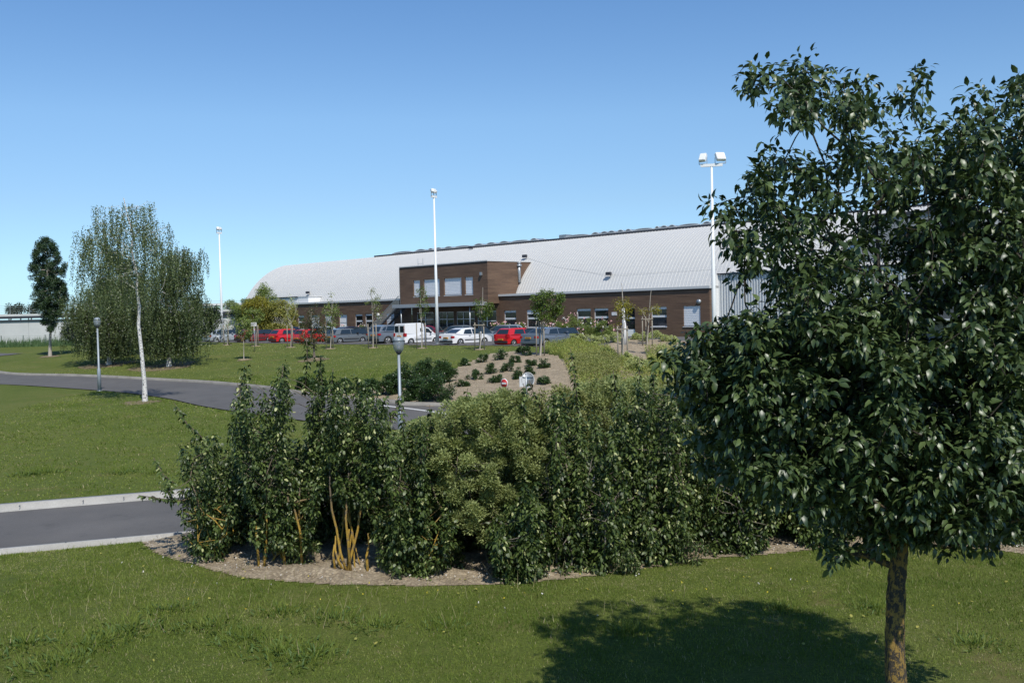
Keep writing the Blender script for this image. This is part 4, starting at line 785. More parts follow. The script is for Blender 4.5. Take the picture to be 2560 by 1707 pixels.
# gnarled trunk skin
m = MB(); n, kk = 26, 40; a0 = troot; vs = []
path = [troot]+tr
def lerp(t): 
    s = t*(len(path)-1); i = min(int(s), len(path)-2); return np.array(path[i])*(1-(s-i))+np.array(path[i+1])*(s-i)
for i in range(kk+1):
    t = i/kk; c = lerp(t)-troot; rr = .094-.016*t+.03*math.exp(-t*10)
    for k in range(n):
        a = 2*math.pi*k/n; q = 1+.07*math.sin(3*a+t*9)+.05*math.sin(5*a-t*23)+.05*math.sin(t*61+2*a)+.10*math.exp(-((t-.42)/.035)**2)+RNG.normal(0, .02)
        vs.append(c+np.array([math.cos(a)*rr*q, math.sin(a)*rr*q, 0]))
m.smooth = True; m.add(vs, [(i*n+k, i*n+(k+1) % n, (i+1)*n+(k+1) % n, (i+1)*n+k) for i in range(kk) for k in range(n)]); m.build('trunk', M['lich'], tb)
P, A, Nn, S = cluster(nodes, 33, .145, .095, .45, flat=.9, jit=.6); P2, A2, N2, S2 = cluster(extra, 44, .20, .090, .5); P, A, Nn, S = np.concatenate([P, P2]), np.concatenate([A, A2]), np.concatenate([Nn, N2]), np.concatenate([S, S2])
vis = RNG.random(len(P)) < 1
leaves('foliage', P, A, Nn, S, M['L_tree'], tb, T=T_LEAF, W=S*1.0)
# ------------------------------------------------------------------ hedge shrubs
def poly_base(x, y): return GV(x, y)
def shrub(name, label, cat, base, poly, n, d, amp, per, rad, size, mat, stems=5, smat=None, droop=.5, T=T_SIMP, group=None, holes=(), r0=.028, W=None, spread=.35, whips=(), flat=.9, xst=(), conv=.6):
    rt = empty(name, tuple(base), 0, label, cat, group); nd = samp(poly, n, d, amp, holes)
    if n > 100 and T is T_LEAF:
        pa = np.array(poly, float); x0, x1 = pa[:,0].min(), pa[:,0].max(); y1 = pa[:,1].max()+26; cx = (x0+x1)/2; out = []
        while len(out) < n*3.4:
            x = RNG.uniform(x0+3, x1-3); ys_ = np.linspace(pa[:,1].min(), y1, 60); ok = inpoly([tuple(q) for q in pa], np.full(60, x), ys_)
            if not ok.any(): continue
            yt = ys_[ok][0]; top = yt+(y1-yt)*.75*RNG.random()**1.7-RNG.exponential(16); dz = RNG.uniform(-amp, amp); L = y1-top; jx = RNG.normal(0, 5); ln = RNG.uniform(.2, .9)
            for y in np.arange(top, y1, 12.):
                t = (y-top)/L; xx = x+(cx-x)*t**2*conv+jx*math.sin(t*5); 
                if (y < yt+12 or (y > y1-60 and abs(xx-cx) < (x1-x0)*.34) or inpoly([tuple(q) for q in pa], np.array([xx]), np.array([y]))[0]) and RNG.random() < .88: out.append(at(xx*KV+RNG.normal(0, 2+7*min(1, t*3)), y*KV, d+dz*(1-.5*t)+RNG.normal(0, .08)))
        nd = np.array(out); per = int(per*.27); rad = rad*.66; size = size*1.04; flat = 1.1
    nd[:,2] = np.maximum(nd[:,2], h1(base[0], base[1])+.06)
    if stems:
        per = int(per*2.3)
        for s in range(stems):
            mb = MB(); rb = np.array(base)+np.array([RNG.uniform(-spread, spread), RNG.uniform(-spread*.6, spread*.6), 0]); rb[2] = h1(rb[0], rb[1])-.02
            sub = nd[s::stems][::(4 if n > 100 else 1)]; grow(mb, rb, sub, r0*RNG.uniform(.7, 1.2), .004, 5, .15); mesh_local(mb, 'stem', smat or M['twig'], rt)
    P, A, Nn, S = cluster(nd, per, rad*(.8 if n > 100 else 1), size*1.15, droop, flat=flat); T = T_ROUND if T is T_LEAF and n > 100 else T
    ti = np.clip(np.repeat(RNG.normal(.42, .22, len(nd)), per)+RNG.normal(0, .2, len(P)), 0, .88); ti[RNG.random(len(P)) < .06] = 1
    if W is None: leaves('foliage', P, A, Nn, S, mat, rt, T=T, W=S*RNG.uniform(.45, .9, len(S)), tint=ti)
    else: leaves('foliage', P, A, Nn, S, mat, rt, T=T, W=S*W, tint=ti)
    for st_ in xst:                       # bare lichen covered stems seen below the foliage
        pts = [at(x*KV, y*KV, d-.25+.12*math.sin(i+x)) for i, (x, y) in enumerate(st_)]; pts[0] = np.array([pts[0][0], d-.25, h1(pts[0][0], d-.25)-.03]); pts = [tuple(p) for p in pts]
        k = len(pts); mb = MB(); mb.tube(pts, [float(q) for q in np.linspace(.030, .013, k)], 8); mesh_local(mb, 'stem', smat, rt)
    for wp in whips:
        pts = [at(x*KV, y*KV, d+RNG.uniform(-.5, .5)*0) for x, y in wp]; mb = MB(); mb.tube(pts, [float(q) for q in np.linspace(.016, .006, len(pts))], 5); so_ = mesh_local(mb, 'shoot', M['twig'], rt)
        a = np.array(pts); L = []; 
        for i in range(len(a)-1):
            k = max(2, int(np.linalg.norm(a[i+1]-a[i])/.075)); L += [a[i]+(a[i+1]-a[i])*j/k for j in range(k)]
        L = np.repeat(np.array(L), 5, 0); ang = RNG.uniform(0, 2*math.pi, len(L)); A = np.stack([np.cos(ang), np.sin(ang), RNG.uniform(-.9, -.1, len(L))], 1)
        V, F = inst(T_LEAF, L, A, np.array([0,0,1.])+RNG.normal(0, .3, (len(L), 3)), RNG.uniform(.08, .145, len(L))); rawmesh('shoot_leaves', V, F, mat, rt, np.repeat(RNG.random(len(L)), 8), org=rt.location)
    return rt
HL = M['L_hedge']; ST = M['lich2']; hk = dict(T=T_LEAF, smat=ST, droop=.85)
hg = 'shrubs of the mixed hedge beyond the near lawn'
def hd(x, y): return GV(x, y)
hb_ = hd(500,1283); shrub('hedge_shrub', 'leftmost hedge shrub, low and leaning over the drive kerb with lichen covered stems', 'shrub', hb_, [(378,1130),(400,1070),(450,1000),(500,990),(550,1010),(575,1100),(590,1200),(570,1270),(480,1240),(425,1200)], 150, hb_[1], .8, 40, .20, .068, HL, 4, group=hg, conv=1.0, whips=[[(470,1010),(430,975),(400,925)],[(400,1110),(375,1090),(352,1050)],[(430,1150),(370,1145),(318,1137)]], **hk)
hb_ = hd(640,1300); shrub('hedge_shrub', 'tall dense hedge shrub second from the left with several upright tops', 'shrub', hb_, [(540,1000),(545,900),(560,885),(600,900),(640,870),(655,850),(680,880),(700,930),(730,860),(740,840),(745,930),(750,1060),(740,1180),(700,1230),(640,1190),(560,1150)], 230, hb_[1], .9, 44, .20, .066, HL, 5, group=hg, xst=[[(598,1292),(592,1260),(588,1225),(590,1190)],[(602,1292),(611,1250),(613,1210),(612,1180)],[(652,1296),(648,1240),(639,1190),(631,1145),(632,1110)],[(690,1240),(686,1180),(688,1120)]], whips=[[(655,900),(652,850),(648,838)],[(700,900),(706,830),(704,775)],[(560,960),(550,900),(545,880)]], **hk)
hb_ = hd(795,1308); shrub('hedge_shrub', 'open hedge shrub with bare yellow lichen stems spreading from one base', 'shrub', hb_, [(745,1000),(760,900),(800,875),(850,880),(890,960),(900,1060),(880,1130),(840,1090),(780,1060),(745,1120)], 170, hb_[1], .8, 40, .19, .066, HL, 4, r0=.016, group=hg, spread=.35, xst=[[(796,1312),(782,1270),(773,1215),(762,1170),(757,1110),(759,1050)],[(800,1312),(806,1278),(822,1215),(829,1160),(827,1120),(828,1060)],[(790,1312),(776,1285),(770,1262),(771,1230)],[(803,1312),(800,1250),(794,1190),(798,1130),(802,1060)],[(806,1260),(800,1232),(802,1215)],[(845,1302),(842,1275),(848,1250),(845,1225)],[(770,1300),(765,1275),(768,1250)]], whips=[[(765,960),(762,890),(765,845)],[(880,1010),(900,960),(925,900)]], **hk)
hb_ = hd(1000,1318); shrub('hedge_shrub', 'mid height dark hedge shrub left of the fine leaved olive one', 'shrub', hb_, [(860,1110),(895,1010),(960,980),(1010,1020),(1050,1120),(1065,1250),(1050,1315),(940,1312),(855,1290)], 170, hb_[1], .8, 42, .20, .07, HL, 5, group=hg, whips=[[(985,1040),(990,980),(986,930)],[(1040,1060),(1060,980),(1075,890)],[(920,1040),(928,980),(917,910)]], **hk)
hb_ = hd(1120,1290); shrub('olive_shrub', 'large fine leaved olive green shrub rising in the middle of the hedge', 'shrub', hb_+np.array([0,1.0,0]), [(960,1040),(990,960),(1050,918),(1130,905),(1210,915),(1250,970),(1240,1080),(1200,1230),(1120,1250),(1020,1180),(960,1100)], 460, hb_[1]-.4, 1.2, 120, .19, .05, M['L_olive'], 6, r0=.03, droop=-.5, group=hg, W=.9)
for (x, y, poly, lab, wh) in [
  (1210,1328,[(1130,1220),(1160,1180),(1210,1120),(1240,1160),(1250,1310),(1200,1325),(1150,1310)],'low leafy hedge shrub with large pale leaves at the foot of the olive one',[[(1205,1100),(1205,980),(1203,880)]]),
  (1330,1312,[(1210,1060),(1240,960),(1290,930),(1370,920),(1420,980),(1440,1130),(1420,1310),(1300,1330),(1220,1280)],'broad leaved hedge shrub right of the olive one, with a thin shoot far above it',[[(1330,960),(1322,880),(1310,800)],[(1250,960),(1225,900),(1215,872)]]),
  (1490,1290,[(1400,960),(1440,900),(1500,880),(1560,920),(1600,1010),(1600,1200),(1560,1280),(1460,1300),(1400,1230)],'tall hedge shrub just left of the near tree crown, with upright leafy shoots',[[(1420,930),(1412,880),(1408,850)],[(1470,930),(1468,870),(1470,815)],[(1500,930),(1502,880),(1498,830)]]),
  (1690,1268,[(1580,960),(1650,930),(1760,930),(1790,1050),(1790,1220),(1720,1262),(1600,1262)],'hedge shrub directly behind the left half of the near tree',[]),
  (1890,1250,[(1780,960),(1880,930),(1990,960),(2010,1110),(1990,1235),(1880,1245),(1790,1235)],'hedge shrub behind the middle of the near tree crown',[]),
  (2110,1240,[(1990,950),(2100,930),(2200,950),(2220,1110),(2200,1225),(2100,1238),(2000,1225)],'hedge shrub behind the near tree trunk',[]),
  (2300,1250,[(2200,940),(2300,900),(2430,930),(2440,1110),(2430,1255),(2320,1250),(2210,1230)],'rightmost hedge shrub at the picture edge in deep shade',[])]:
    hb_ = hd(x, y); shrub('hedge_shrub', lab, 'shrub', hb_, poly, 230, hb_[1]+.2, .9, 42, .21, .074, HL, 5, group=hg, whips=wh, T=T_LEAF, smat=M['bark'], droop=.85)
for x, y, s, lab in [(905,1316,1,'small leafy plant at the hedge foot near the lichen stems'),(690,1305,1.1,'small bushy plant between the two left hedge shrubs'),(1592,1296,1,'small upright sprout at the lawn edge below the hedge'),(1440,1318,.8,'small leafy seedling at the mulch edge right of centre')]:
    b = hd(x, y); q = 48*s; shrub('small_plant', lab, 'plant', b, [(x-q*.6,y-6),(x-q*.7,y-q),(x,y-q*1.7),(x+q*.7,y-q),(x+q*.6,y-6)], 16, b[1], .2, 26, .12, .06, HL, 2, smat=M['twig'], droop=.7, T=T_LEAF, group='small plants at the hedge foot', r0=.01, spread=.08)
for (x, y, d, poly, lab) in [(640,1262,0,[(480,1100),(560,1000),(740,1020),(770,1150),(760,1285),(500,1275),(470,1200)],'second row hedge shrub behind the two left ones'),(880,1262,0,[(740,1020),(830,990),(930,1010),(1010,1080),(1020,1295),(740,1290)],'second row hedge shrub behind the bare lichen stems'),(1120,1275,0,[(980,1120),(1100,1080),(1250,1100),(1280,1290),(1180,1310),(1000,1305)],'second row hedge shrub filling the foot of the olive shrub'),(1500,1255,0,[(1360,1000),(1500,960),(1720,960),(1740,1270),(1380,1290)],'second row hedge shrub left of the near tree'),(1800,1250,0,[(1640,1000),(1760,960),(1900,1000),(1910,1245),(1640,1262)],'second row hedge shrub left of the near tree trunk'),(2050,1235,0,[(1720,960),(2000,890),(2430,880),(2430,1245),(1720,1250)],'second row hedge shrub in the shade behind the near tree trunk')]:
    hb_ = hd(x, y); shrub('hedge_shrub', lab, 'shrub', hb_, poly, 380, hb_[1]+.8, .8, 46, .30, .085, HL, 4, group=hg, T=T_LEAF, smat=M['bark'], droop=.85)
# olive shrubs behind the hedge
for (x, y, d, poly, mt, lab) in [(1250,1130,24,[(1130,970),(1200,918),(1290,895),(1330,910),(1345,1000),(1340,1160),(1180,1170)],'L_olive2','brownish olive shrub behind the hedge below the round sign back'),
   (1430,1150,26,[(1290,915),(1330,895),(1400,875),(1500,878),(1540,900),(1550,1000),(1480,1050),(1320,1040)],'L_olive','wide feathery olive shrub behind the hedge left of the near tree'),
   (960,1080,26,[(880,1030),(930,985),(1000,960),(1050,985),(1060,1060),(1000,1100),(900,1090)],'L_olive','low olive shrub in front of the centre lamp post foot'),
   (1600,1100,27,[(1500,905),(1560,875),(1620,865),(1680,905),(1690,1010),(1560,1030),(1500,990)],'L_olive2','olive brown shrub behind the near tree foliage')]:
    P = at(x*KV, y*KV, d); shrub('olive_shrub', lab, 'shrub', np.array([P[0], d, h1(P[0], d)]), poly, 280, d, 1.2, 90, .25, .06, M[mt], 5, r0=.03, droop=-.5, group='olive shrubs behind the hedge', W=.9)
# ------------------------------------------------------------------ bank planting
def bush(name, lab, cat, px, py, w_, h_, mat, grp, per=150, n=26, size=.075, T=T_SIMP, droop=-.4, W=None, gv=True, lean=0):
    b = GV(px, py) if gv else np.array([px, py, h1(px, py)]); rt = empty(name, tuple(b), 0, lab, cat, grp); nd = []
    while len(nd) < n:
        u = RNG.uniform(-1, 1, 3); u[2] = abs(u[2])
        if (u**2).sum() < 1: nd.append(b+u*np.array([w_/2, w_/2, h_])*.85+np.array([0,0,.05]))
    nd = np.array(nd); mb = MB(); grow(mb, b, nd, .02, .004, 4, .2); mesh_local(mb, 'stem', M['twig'], rt)
    P, A, Nn, S = cluster(nd, per, .16*max(.7, h_), size, droop); P[:,2] = np.maximum(P[:,2], b[2]+.02); leaves('foliage', P, A, Nn, S, mat, rt, T=T, W=None if W is None else S*W); return rt
lg = 'dark laurels along the far kerb'
for i, (x, y, w_, h_) in enumerate([(735,903,1.2,.75),(790,905,1.3,.8),(850,912,1.4,1.0),(905,908,1.5,1.1),(930,892,1.8,1.35),(975,872,2.0,1.35),(1020,880,1.6,1.4),(960,918,1.5,1.15),(1003,925,1.8,1.45),(700,893,1.2,.7)]):
    bush('laurel_bush', ['dark laurel second from the left in the row along the far kerb','dark laurel third from the left in the row along the far kerb','laurel just left of the centre lamp post','laurel touching the left side of the centre lamp post','tall laurel right behind the centre lamp post','broad laurel highest on the bank above the kerb','laurel at the top right of the dark group by the bare bank','laurel low by the kerb right of the lamp post','large laurel nearest the kerb at the right end of the group','small laurel at the left end of the row along the far kerb'][i], 'shrub', x, y, w_, h_, M['L_lau'], lg, 190, 38, .085)
for i, (x, y, w_, h_) in enumerate([(1067,842,.7,.45),(1110,834,.9,.6),(1128,860,.9,.65),(1090,873,1.1,.6),(1152,828,1.2,.8),(1168,855,1.2,.6),(1183,835,.8,.5),(1212,818,1.0,.7),(1222,842,.8,.6),(1215,862,.8,.5),(1250,848,.7,.7),(1140,880,.9,.45),(1062,890,.8,.35),(1250,885,.9,.4),(1190,872,.7,.6),(1195,812,.7,.5)]):
    bush('young_bush', 'dark green bush on bare bank, '+['leftmost by the lawn edge','upper left one','below the upper left one','lower left beside the big laurels','broad one near the top','middle of the bank','right of the broad top one','top one below the green tree stakes','upper right one','right one above the round sign','farthest right, narrow and upright','low one left of the no entry sign','bottom left near the kerb','low one right of the round sign','close left of the round sign','topmost small one near the saloon'][i], 'shrub', x, y, w_, h_, M['L_lau'], 'young bushes on the bare bank', 90, 18, .075)
def cover(name, lab, poly, dens_, size, mat, hmin, hmax, cat='ground cover', lump=.5, T=T_SIMP, W=None, clumps=None):
    pw = np.array([GV(x, y)[:2] for x, y in poly]); lo, hi = pw.min(0), pw.max(0); n = int((hi-lo).prod()*dens_); X, Y = RNG.uniform(lo, hi, (n, 2)).T
    ok = inpoly([tuple(q) for q in pw], X, Y); X, Y = X[ok], Y[ok]; f = .5+.5*np.sin(X*2.1+2*np.sin(Y*1.3))*np.cos(Y*1.7+np.sin(X*1.1)); f = np.clip(f+lump-.5+RNG.normal(0, .12, len(X)), 0, 1)
    k = RNG.random(len(X)) < .25+f; X, Y, f = X[k], Y[k], f[k]; n = len(X); Z = h(X, Y)+(hmin+(hmax-hmin)*f)*RNG.random(n)**.6
    P = np.stack([X, Y, Z], 1); A = RNG.normal(0, 1, (n, 3)); A[:,2] = np.abs(A[:,2])*.8; o = leaves(name, P, A, np.array([0,0,1.])+RNG.normal(0, .5, (n, 3)), size*RNG.uniform(.6, 1.3, n), mat, None, T=T, W=W)
    return tag(o, lab, cat, kind='stuff')
cover('ground_cover', 'yellow green spreading ground cover on the bank below the pale variegated plants', [(1255,795),(1300,785),(1400,800),(1420,830),(1560,840),(1600,900),(1500,940),(1340,940),(1310,870),(1290,822),(1250,812)], 500, .085, M['L_cov'], .05, .55)
cover('brown_ground_cover', 'reddish brown low ground cover patch in the middle of the bank', [(1310,830),(1380,822),(1430,840),(1420,870),(1330,880)], 500, .08, M['L_olive2'], .1, .6, lump=.8)
cover('bank_weeds', 'low green weeds filling the right part of the bank behind the hedge', [(1480,800),(1640,800),(1760,850),(1760,960),(1560,960),(1500,880)], 260, .09, M['L_cov'], .05, .5)
for i, (x, y) in enumerate([(1318,790),(1340,788),(1362,790),(1386,788),(1410,787),(1432,785),(1462,782),(1482,785),(1504,778),(1526,786),(1545,792),(1440,838),(1456,850),(1524,812),(1472,855)]):
    bush('variegated_bush', 'pale variegated bush, '+['leftmost of the row in front of the blue grey saloon','second from the left in the row','third from the left in the row','fourth from the left in the row','fifth, before the gap in the row','short one right before the gap','first right of the gap','behind the white guarded trunk','tallest one near the door','right of the door','last of the row by the right stakes','lower one beside the near stakes','small one between the near stakes','lone one under the right stakes','lowest one at the foot of the near stakes'][i], 'shrub', x, y, 1.1, .75, M['L_pale'], 'pale variegated bushes on the bank', 110, 18, .085)
# rose bushes against the hall
def rose(r, d, w_, h_, lab, fl=15):
    q = RW+UB*r+NB*d; rt = bush('rose_bush', lab, 'shrub', q[0], q[1], w_, h_, M['L_autg'], 'rose bushes along the hall front', 130, 30, .10, gv=False); b = np.array(rt.location)
    for mt, n in (('pink', fl), ('wpet', fl//2)):
        u = unit(RNG.normal(0, 1, (n, 3))); u[:,2] = np.abs(u[:,2]); c = b+u*np.array([w_*.5, w_*.5, h_*1.02]); 
        P = np.repeat(c, 5, 0)+RNG.normal(0, .03, (n*5, 3)); leaves('blossom', P, RNG.normal(0, 1, (n*5, 3)), RNG.normal(0, 1, (n*5, 3)), .12, M[mt], rt, T=T_ROUND)
def rpx(px, d): P0 = RW+NB*d; k = (px-1280)/FPX; return (P0[0]-k*P0[1])/(.6997+.7145*k)
for px, w_, h_, lab in [(1235,1.8,1.5,'rose bush in bloom right of the canopy column'),(1262,1.8,1.5,'rose bush with pale flowers left of the rounded grey car'),(1300,1.6,1.5,'rose bush behind the rounded grey car'),(1400,2.2,1.9,'rose bush behind the blue grey saloon under the green tree'),(1438,2.0,2.3,'tallest rose bush with bright pink flowers below the pair of windows'),(1478,2.2,1.9,'broad rose bush right of the tallest pink one'),(1512,2.0,1.7,'rightmost rose bush near the half glazed door'),(905,1.5,1.6,'rose bush with few pink flowers behind the grey hatchback'),(858,1.5,1.4,'small rose bush before the white door of the left wing'),(1370,1.8,1.4,'low rose bush left of the green young tree')]:
    rose(rpx(px, 16.6), 16.6, w_, h_, lab)
# ------------------------------------------------------------------ trees on the mound and behind
def vn2(x, y): return .5+.5*np.sin(x*2.3+np.sin(y*3.1)*1.7)*np.cos(y*2.9+np.sin(x*1.9))
def tree(name, lab, base, d, poly, n, amp, per, rad, size, mat, bark, r0, trunk_px=None, holes=(), grp=None, droop=.3, T=T_SIMP, cat='tree', strands=0, sl=(.6,1.6), W=None, flat=.85, pw=.5, rmin=.008):
    rt = empty(name, tuple(base), 0, lab, cat, grp); nd = samp(poly, n, d, amp, holes)
    tr = [at(x*KV, y*KV, d) for x, y in trunk_px] if trunk_px else None
    mb = MB(); grow(mb, np.array(base), nd, r0, rmin, 5, .3, trunk=tr, pw=.85 if strands else pw, tap=.18 if strands else .45, allt=bool(strands)); mesh_local(mb, 'trunk', bark, rt)
    if strands:
        P = []; 
        for q in nd:
            c0s = q+RNG.normal(0, rad*2.2, (4, 3))*np.array([1,1,.3])
            for s in range(int(strands*3.6)):
                c = c0s[s % 4]+RNG.normal(0, rad*.28, 3); L = RNG.uniform(*sl); k = int(L/.075); t = np.linspace(0, 1, k)[:,None]; dr = RNG.normal(0, .12, 2)
                P.append(c+np.concatenate([t*dr[0]*L, t*dr[1]*L, -t*L], 1)+RNG.normal(0, .028, (k, 3)))
        P = np.concatenate(P); gz = h(P[:,0], P[:,1]); P = P[P[:,2] > gz+.2+.7*vn2(P[:,0]*1.7, P[:,1]*1.7)]
        if name == 'birch':
            tz = np.array([q[2] for q in tr]); tx = np.interp(P[:,2], tz, [q[0] for q in tr]); P = P[~((RNG.random(len(P)) < .72) & (np.abs(P[:,0]-tx) < .2) & (P[:,1] < base[1]+.1) & (P[:,2] < tz[-3]))]
        m_ = len(P); A = RNG.normal(0, .6, (m_, 3)); A[:,2] -= 1; leaves('foliage', P, A, RNG.normal(0, 1, (m_, 3)), size*RNG.uniform(.7, 1.3, m_), mat, rt, T=T, W=W)
    else:
        P, A, Nn, S = cluster(nd, per, rad, size, droop, flat=flat); leaves('foliage', P, A, Nn, S, mat, rt, T=T, W=None if W is None else S*W)
    return rt
b = GV(333,922); tree('birch', 'tall weeping birch with white trunk beside the drive, crown open at the top', b, b[1], [(188,495),(215,478),(255,452),(280,432),(300,452),(345,462),(365,500),(398,522),(400,560),(372,590),(345,590),(340,640),(300,650),(270,640),(240,680),(215,660),(180,600),(184,550)], 120, 1.9, 0, .13, .085, M['L_birch'], M['birch'], .11, [(332,880),(327,830),(323,790),(318,745),(320,705),(314,665),(316,630),(308,603),(302,572),(306,540),(294,500),(284,455)], [(302,585,14),(322,560,8)], strands=4, sl=(.5,1.9))
b = GV(250,838); tree('weeping_birch', 'left weeping birch behind the drive with foliage hanging to the ground', b, b[1], [(166,690),(190,672),(230,640),(290,620),(312,690),(312,770),(280,800),(215,790),(175,760)], 190, 2.4, 0, .3, .12, M['L_birch2'], M['birch'], .16, [(250,800),(250,740)], strands=5, sl=(.6,2.1), grp='weeping birches beyond the drive')
b = GV(388,842); tree('weeping_birch', 'right weeping birch behind the white trunk, dense and hanging low over the bank', b, b[1], [(322,620),(380,590),(420,570),(438,590),(445,660),(455,700),(448,760),(430,790),(380,795),(330,790),(318,720)], 220, 2.4, 0, .3, .12, M['L_birch2'], M['birch'], .16, [(388,800),(385,740)], strands=5, sl=(.6,2.1), grp='weeping birches beyond the drive')
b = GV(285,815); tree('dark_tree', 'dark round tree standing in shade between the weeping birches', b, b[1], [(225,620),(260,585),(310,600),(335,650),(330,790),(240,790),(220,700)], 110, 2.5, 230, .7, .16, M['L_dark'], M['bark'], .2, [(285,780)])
b = GV(115,818); tree('poplar', 'slim upright poplar at the far left in front of the concrete wall', b, b[1], [(92,553),(105,545),(130,565),(133,590),(142,605),(150,600),(150,622),(146,650),(157,690),(140,725),(120,758),(108,758),(88,725),(72,690),(78,655),(63,612),(75,600),(82,570)], 340, 1.5, 170, .27, .12, M['L_pop'], M['paleb'], .13, [(115,790),(116,750),(114,690),(108,620)], droop=-.2, pw=.45)
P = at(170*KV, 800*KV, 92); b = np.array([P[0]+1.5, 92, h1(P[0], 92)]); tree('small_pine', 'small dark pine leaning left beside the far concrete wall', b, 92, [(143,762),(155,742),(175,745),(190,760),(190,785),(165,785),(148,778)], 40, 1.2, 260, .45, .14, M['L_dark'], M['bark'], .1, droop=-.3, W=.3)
b = GV(452,792); tree('staked_tree', 'dark leaved young tree on stakes at the left end of the car park', b, b[1], [(440,690),(458,668),(472,700),(498,712),(505,735),(485,765),(455,770),(442,740)], 60, 1.3, 190, .45, .15, M['L_dark'], M['twig'], .07, [(455,770)], grp='staked young trees')
for i, (x, y, Y, poly, mt, lab) in enumerate([(530,775,118,[(512,705),(530,695),(548,705),(552,765),(512,768)],'L_autg','dull green bush at the left of the autumn trees by the car park'),(556,775,116,[(535,705),(560,690),(585,700),(590,765),(540,768)],'L_autg','tall green tinged tree behind the dark red car'),
   (580,775,114,[(560,700),(585,680),(610,690),(618,765),(565,768)],'L_yel','yellow green tree behind the notice board'),(608,775,117,[(588,700),(596,668),(608,655),(622,668),(634,690),(634,765),(588,768)],'L_autg','tallest green autumn tree before the hall gable'),
   (640,775,113,[(612,705),(635,690),(660,700),(668,765),(612,768)],'L_aut','orange brown tree at the hall corner behind the bright red car'),(497,772,122,[(482,715),(500,708),(515,720),(515,765),(484,768)],'L_autg','small green tree left of the leftmost mast'),(668,775,119,[(655,705),(670,700),(678,730),(676,765),(655,765)],'L_aut','narrow rusty tree against the timber corner')]):
    P = at(x*KV, y*KV, Y); b = np.array([P[0], Y, h1(P[0], Y)]); tree('autumn_tree', lab, b, Y, poly, 60, 1.8, 190, .55, .17, M[mt], M['paleb'], .08, droop=-.1, grp='autumn coloured trees behind the car park')
P = at(478*KV, 760*KV, 120); b = np.array([P[0], 120, 0]); tree('grey_willow_bush', 'silvery grey bush behind the staked dark tree', b, 120, [(470,755),(490,742),(512,752),(514,778),(470,780)], 30, 1.2, 80, .5, .14, M['L_grey'], M['twig'], .05, cat='shrub')
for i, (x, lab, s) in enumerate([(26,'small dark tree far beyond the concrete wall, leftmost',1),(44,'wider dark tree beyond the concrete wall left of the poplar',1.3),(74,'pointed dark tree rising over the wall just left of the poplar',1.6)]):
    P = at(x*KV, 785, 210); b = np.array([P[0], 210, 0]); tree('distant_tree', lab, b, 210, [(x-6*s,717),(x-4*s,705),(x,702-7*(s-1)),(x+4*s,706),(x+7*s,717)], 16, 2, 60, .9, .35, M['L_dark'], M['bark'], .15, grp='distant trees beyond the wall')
# young staked trees (base px V, stakes, crown)
def young(lab, x, y, dx, poly, n, per, mat, tp, stakes=3, size=.13, thick=.03, rad=.22, bark='paleb', name='staked_tree', sh=1.9, bar=True, guard=False, rt_extra=None):
    b = GV(x, y); rt = tree(name, lab, b, b[1], poly, n, .7, per, rad, size, M[mat], M[bark], thick, tp, grp='staked young trees' if stakes else None, droop=.2, rmin=.012, pw=.42); d = b[1]; sc = d/2265.
    if stakes:
        r_ = dx*sc; pts = [(-r_, -.25), (r_, -.25), (0, .35)][:stakes]
        for px_, py_ in pts: MB().tube([(px_, py_, -.1), (px_+RNG.normal(0,.02), py_, sh)], .042, 7).build('stake', M['stake'], rt)
        if bar: MB().bar((-r_-.08,-.30,sh-.18), (r_+.08,-.30,sh-.18), .08, .07).build('cross_rail', M['stake'], rt)
    if guard: MB().tube([(0,0,.0), (.02,0,1.7)], .11, 10).build('trunk_guard', M['white'], rt)
    MB().tube([(0,0,-.05), (0,0,.05)], .42, 14).build('soil_ring', M['bank'], rt); return rt
young('thin bare staked tree right of the leftmost mast', 522, 793, 5, [(520,710),(528,690),(534,710),(530,750),(520,750)], 14, 10, 'L_autg', [(524,740)], bar=False)
young('staked young tree with fresh green leaves behind the notice board', 588, 795, 7, [(560,715),(590,705),(605,720),(600,745),(570,745)], 26, 60, 'L_autg', [(588,750)], bar=False)
young('slender staked tree with pale sparse leaves before the hall gable corner', 668, 798, 6, [(655,700),(668,675),(680,700),(678,735),(660,735)], 20, 18, 'L_pale', [(670,740)], size=.10, bar=False)
young('sparse staked tree with drooping greenish leaves in front of the left timber wing', 759, 801, 8, [(742,715),(752,695),(760,672),(768,690),(784,712),(782,738),(765,755),(748,745)], 34, 34, 'L_autg', [(762,745),(763,690)], bar=False)
young('leaning staked tree with thin crown before the staircase', 857, 799, 9, [(840,690),(850,660),(862,655),(876,690),(880,725),(868,740),(850,715)], 30, 18, 'L_autg', [(856,740),(853,665)], bar=False, size=.11)
young('bare topped staked tree in front of the white van', 969, 800, 10, [(958,665),(970,655),(985,690),(984,722),(968,730),(962,700)], 26, 22, 'L_light', [(968,740),(965,670)], bar=False)
young('bare topped staked tree in front of the white liftback', 1102, 803, 11, [(1088,700),(1095,685),(1130,700),(1134,722),(1110,732),(1092,722)], 26, 42, 'L_light', [(1108,740),(1109,660)], bar=True)
young('fullest green staked tree right of the blue grey saloon', 1241, 819, 9, [(1222,682),(1240,668),(1270,668),(1296,680),(1292,715),(1275,738),(1240,735),(1225,705)], 80, 62, 'L_light', [(1245,760),(1247,715)], thick=.05, bar=False, size=.12, sh=2.2)
young('yellowing staked tree with white trunk guard before the half glazed door', 1430, 832, 11, [(1404,690),(1425,684),(1450,688),(1452,708),(1440,730),(1412,752),(1405,738),(1420,712)], 34, 30, 'L_yel', [(1432,770),(1431,700),(1428,650)], size=.11, guard=False, sh=2.1)
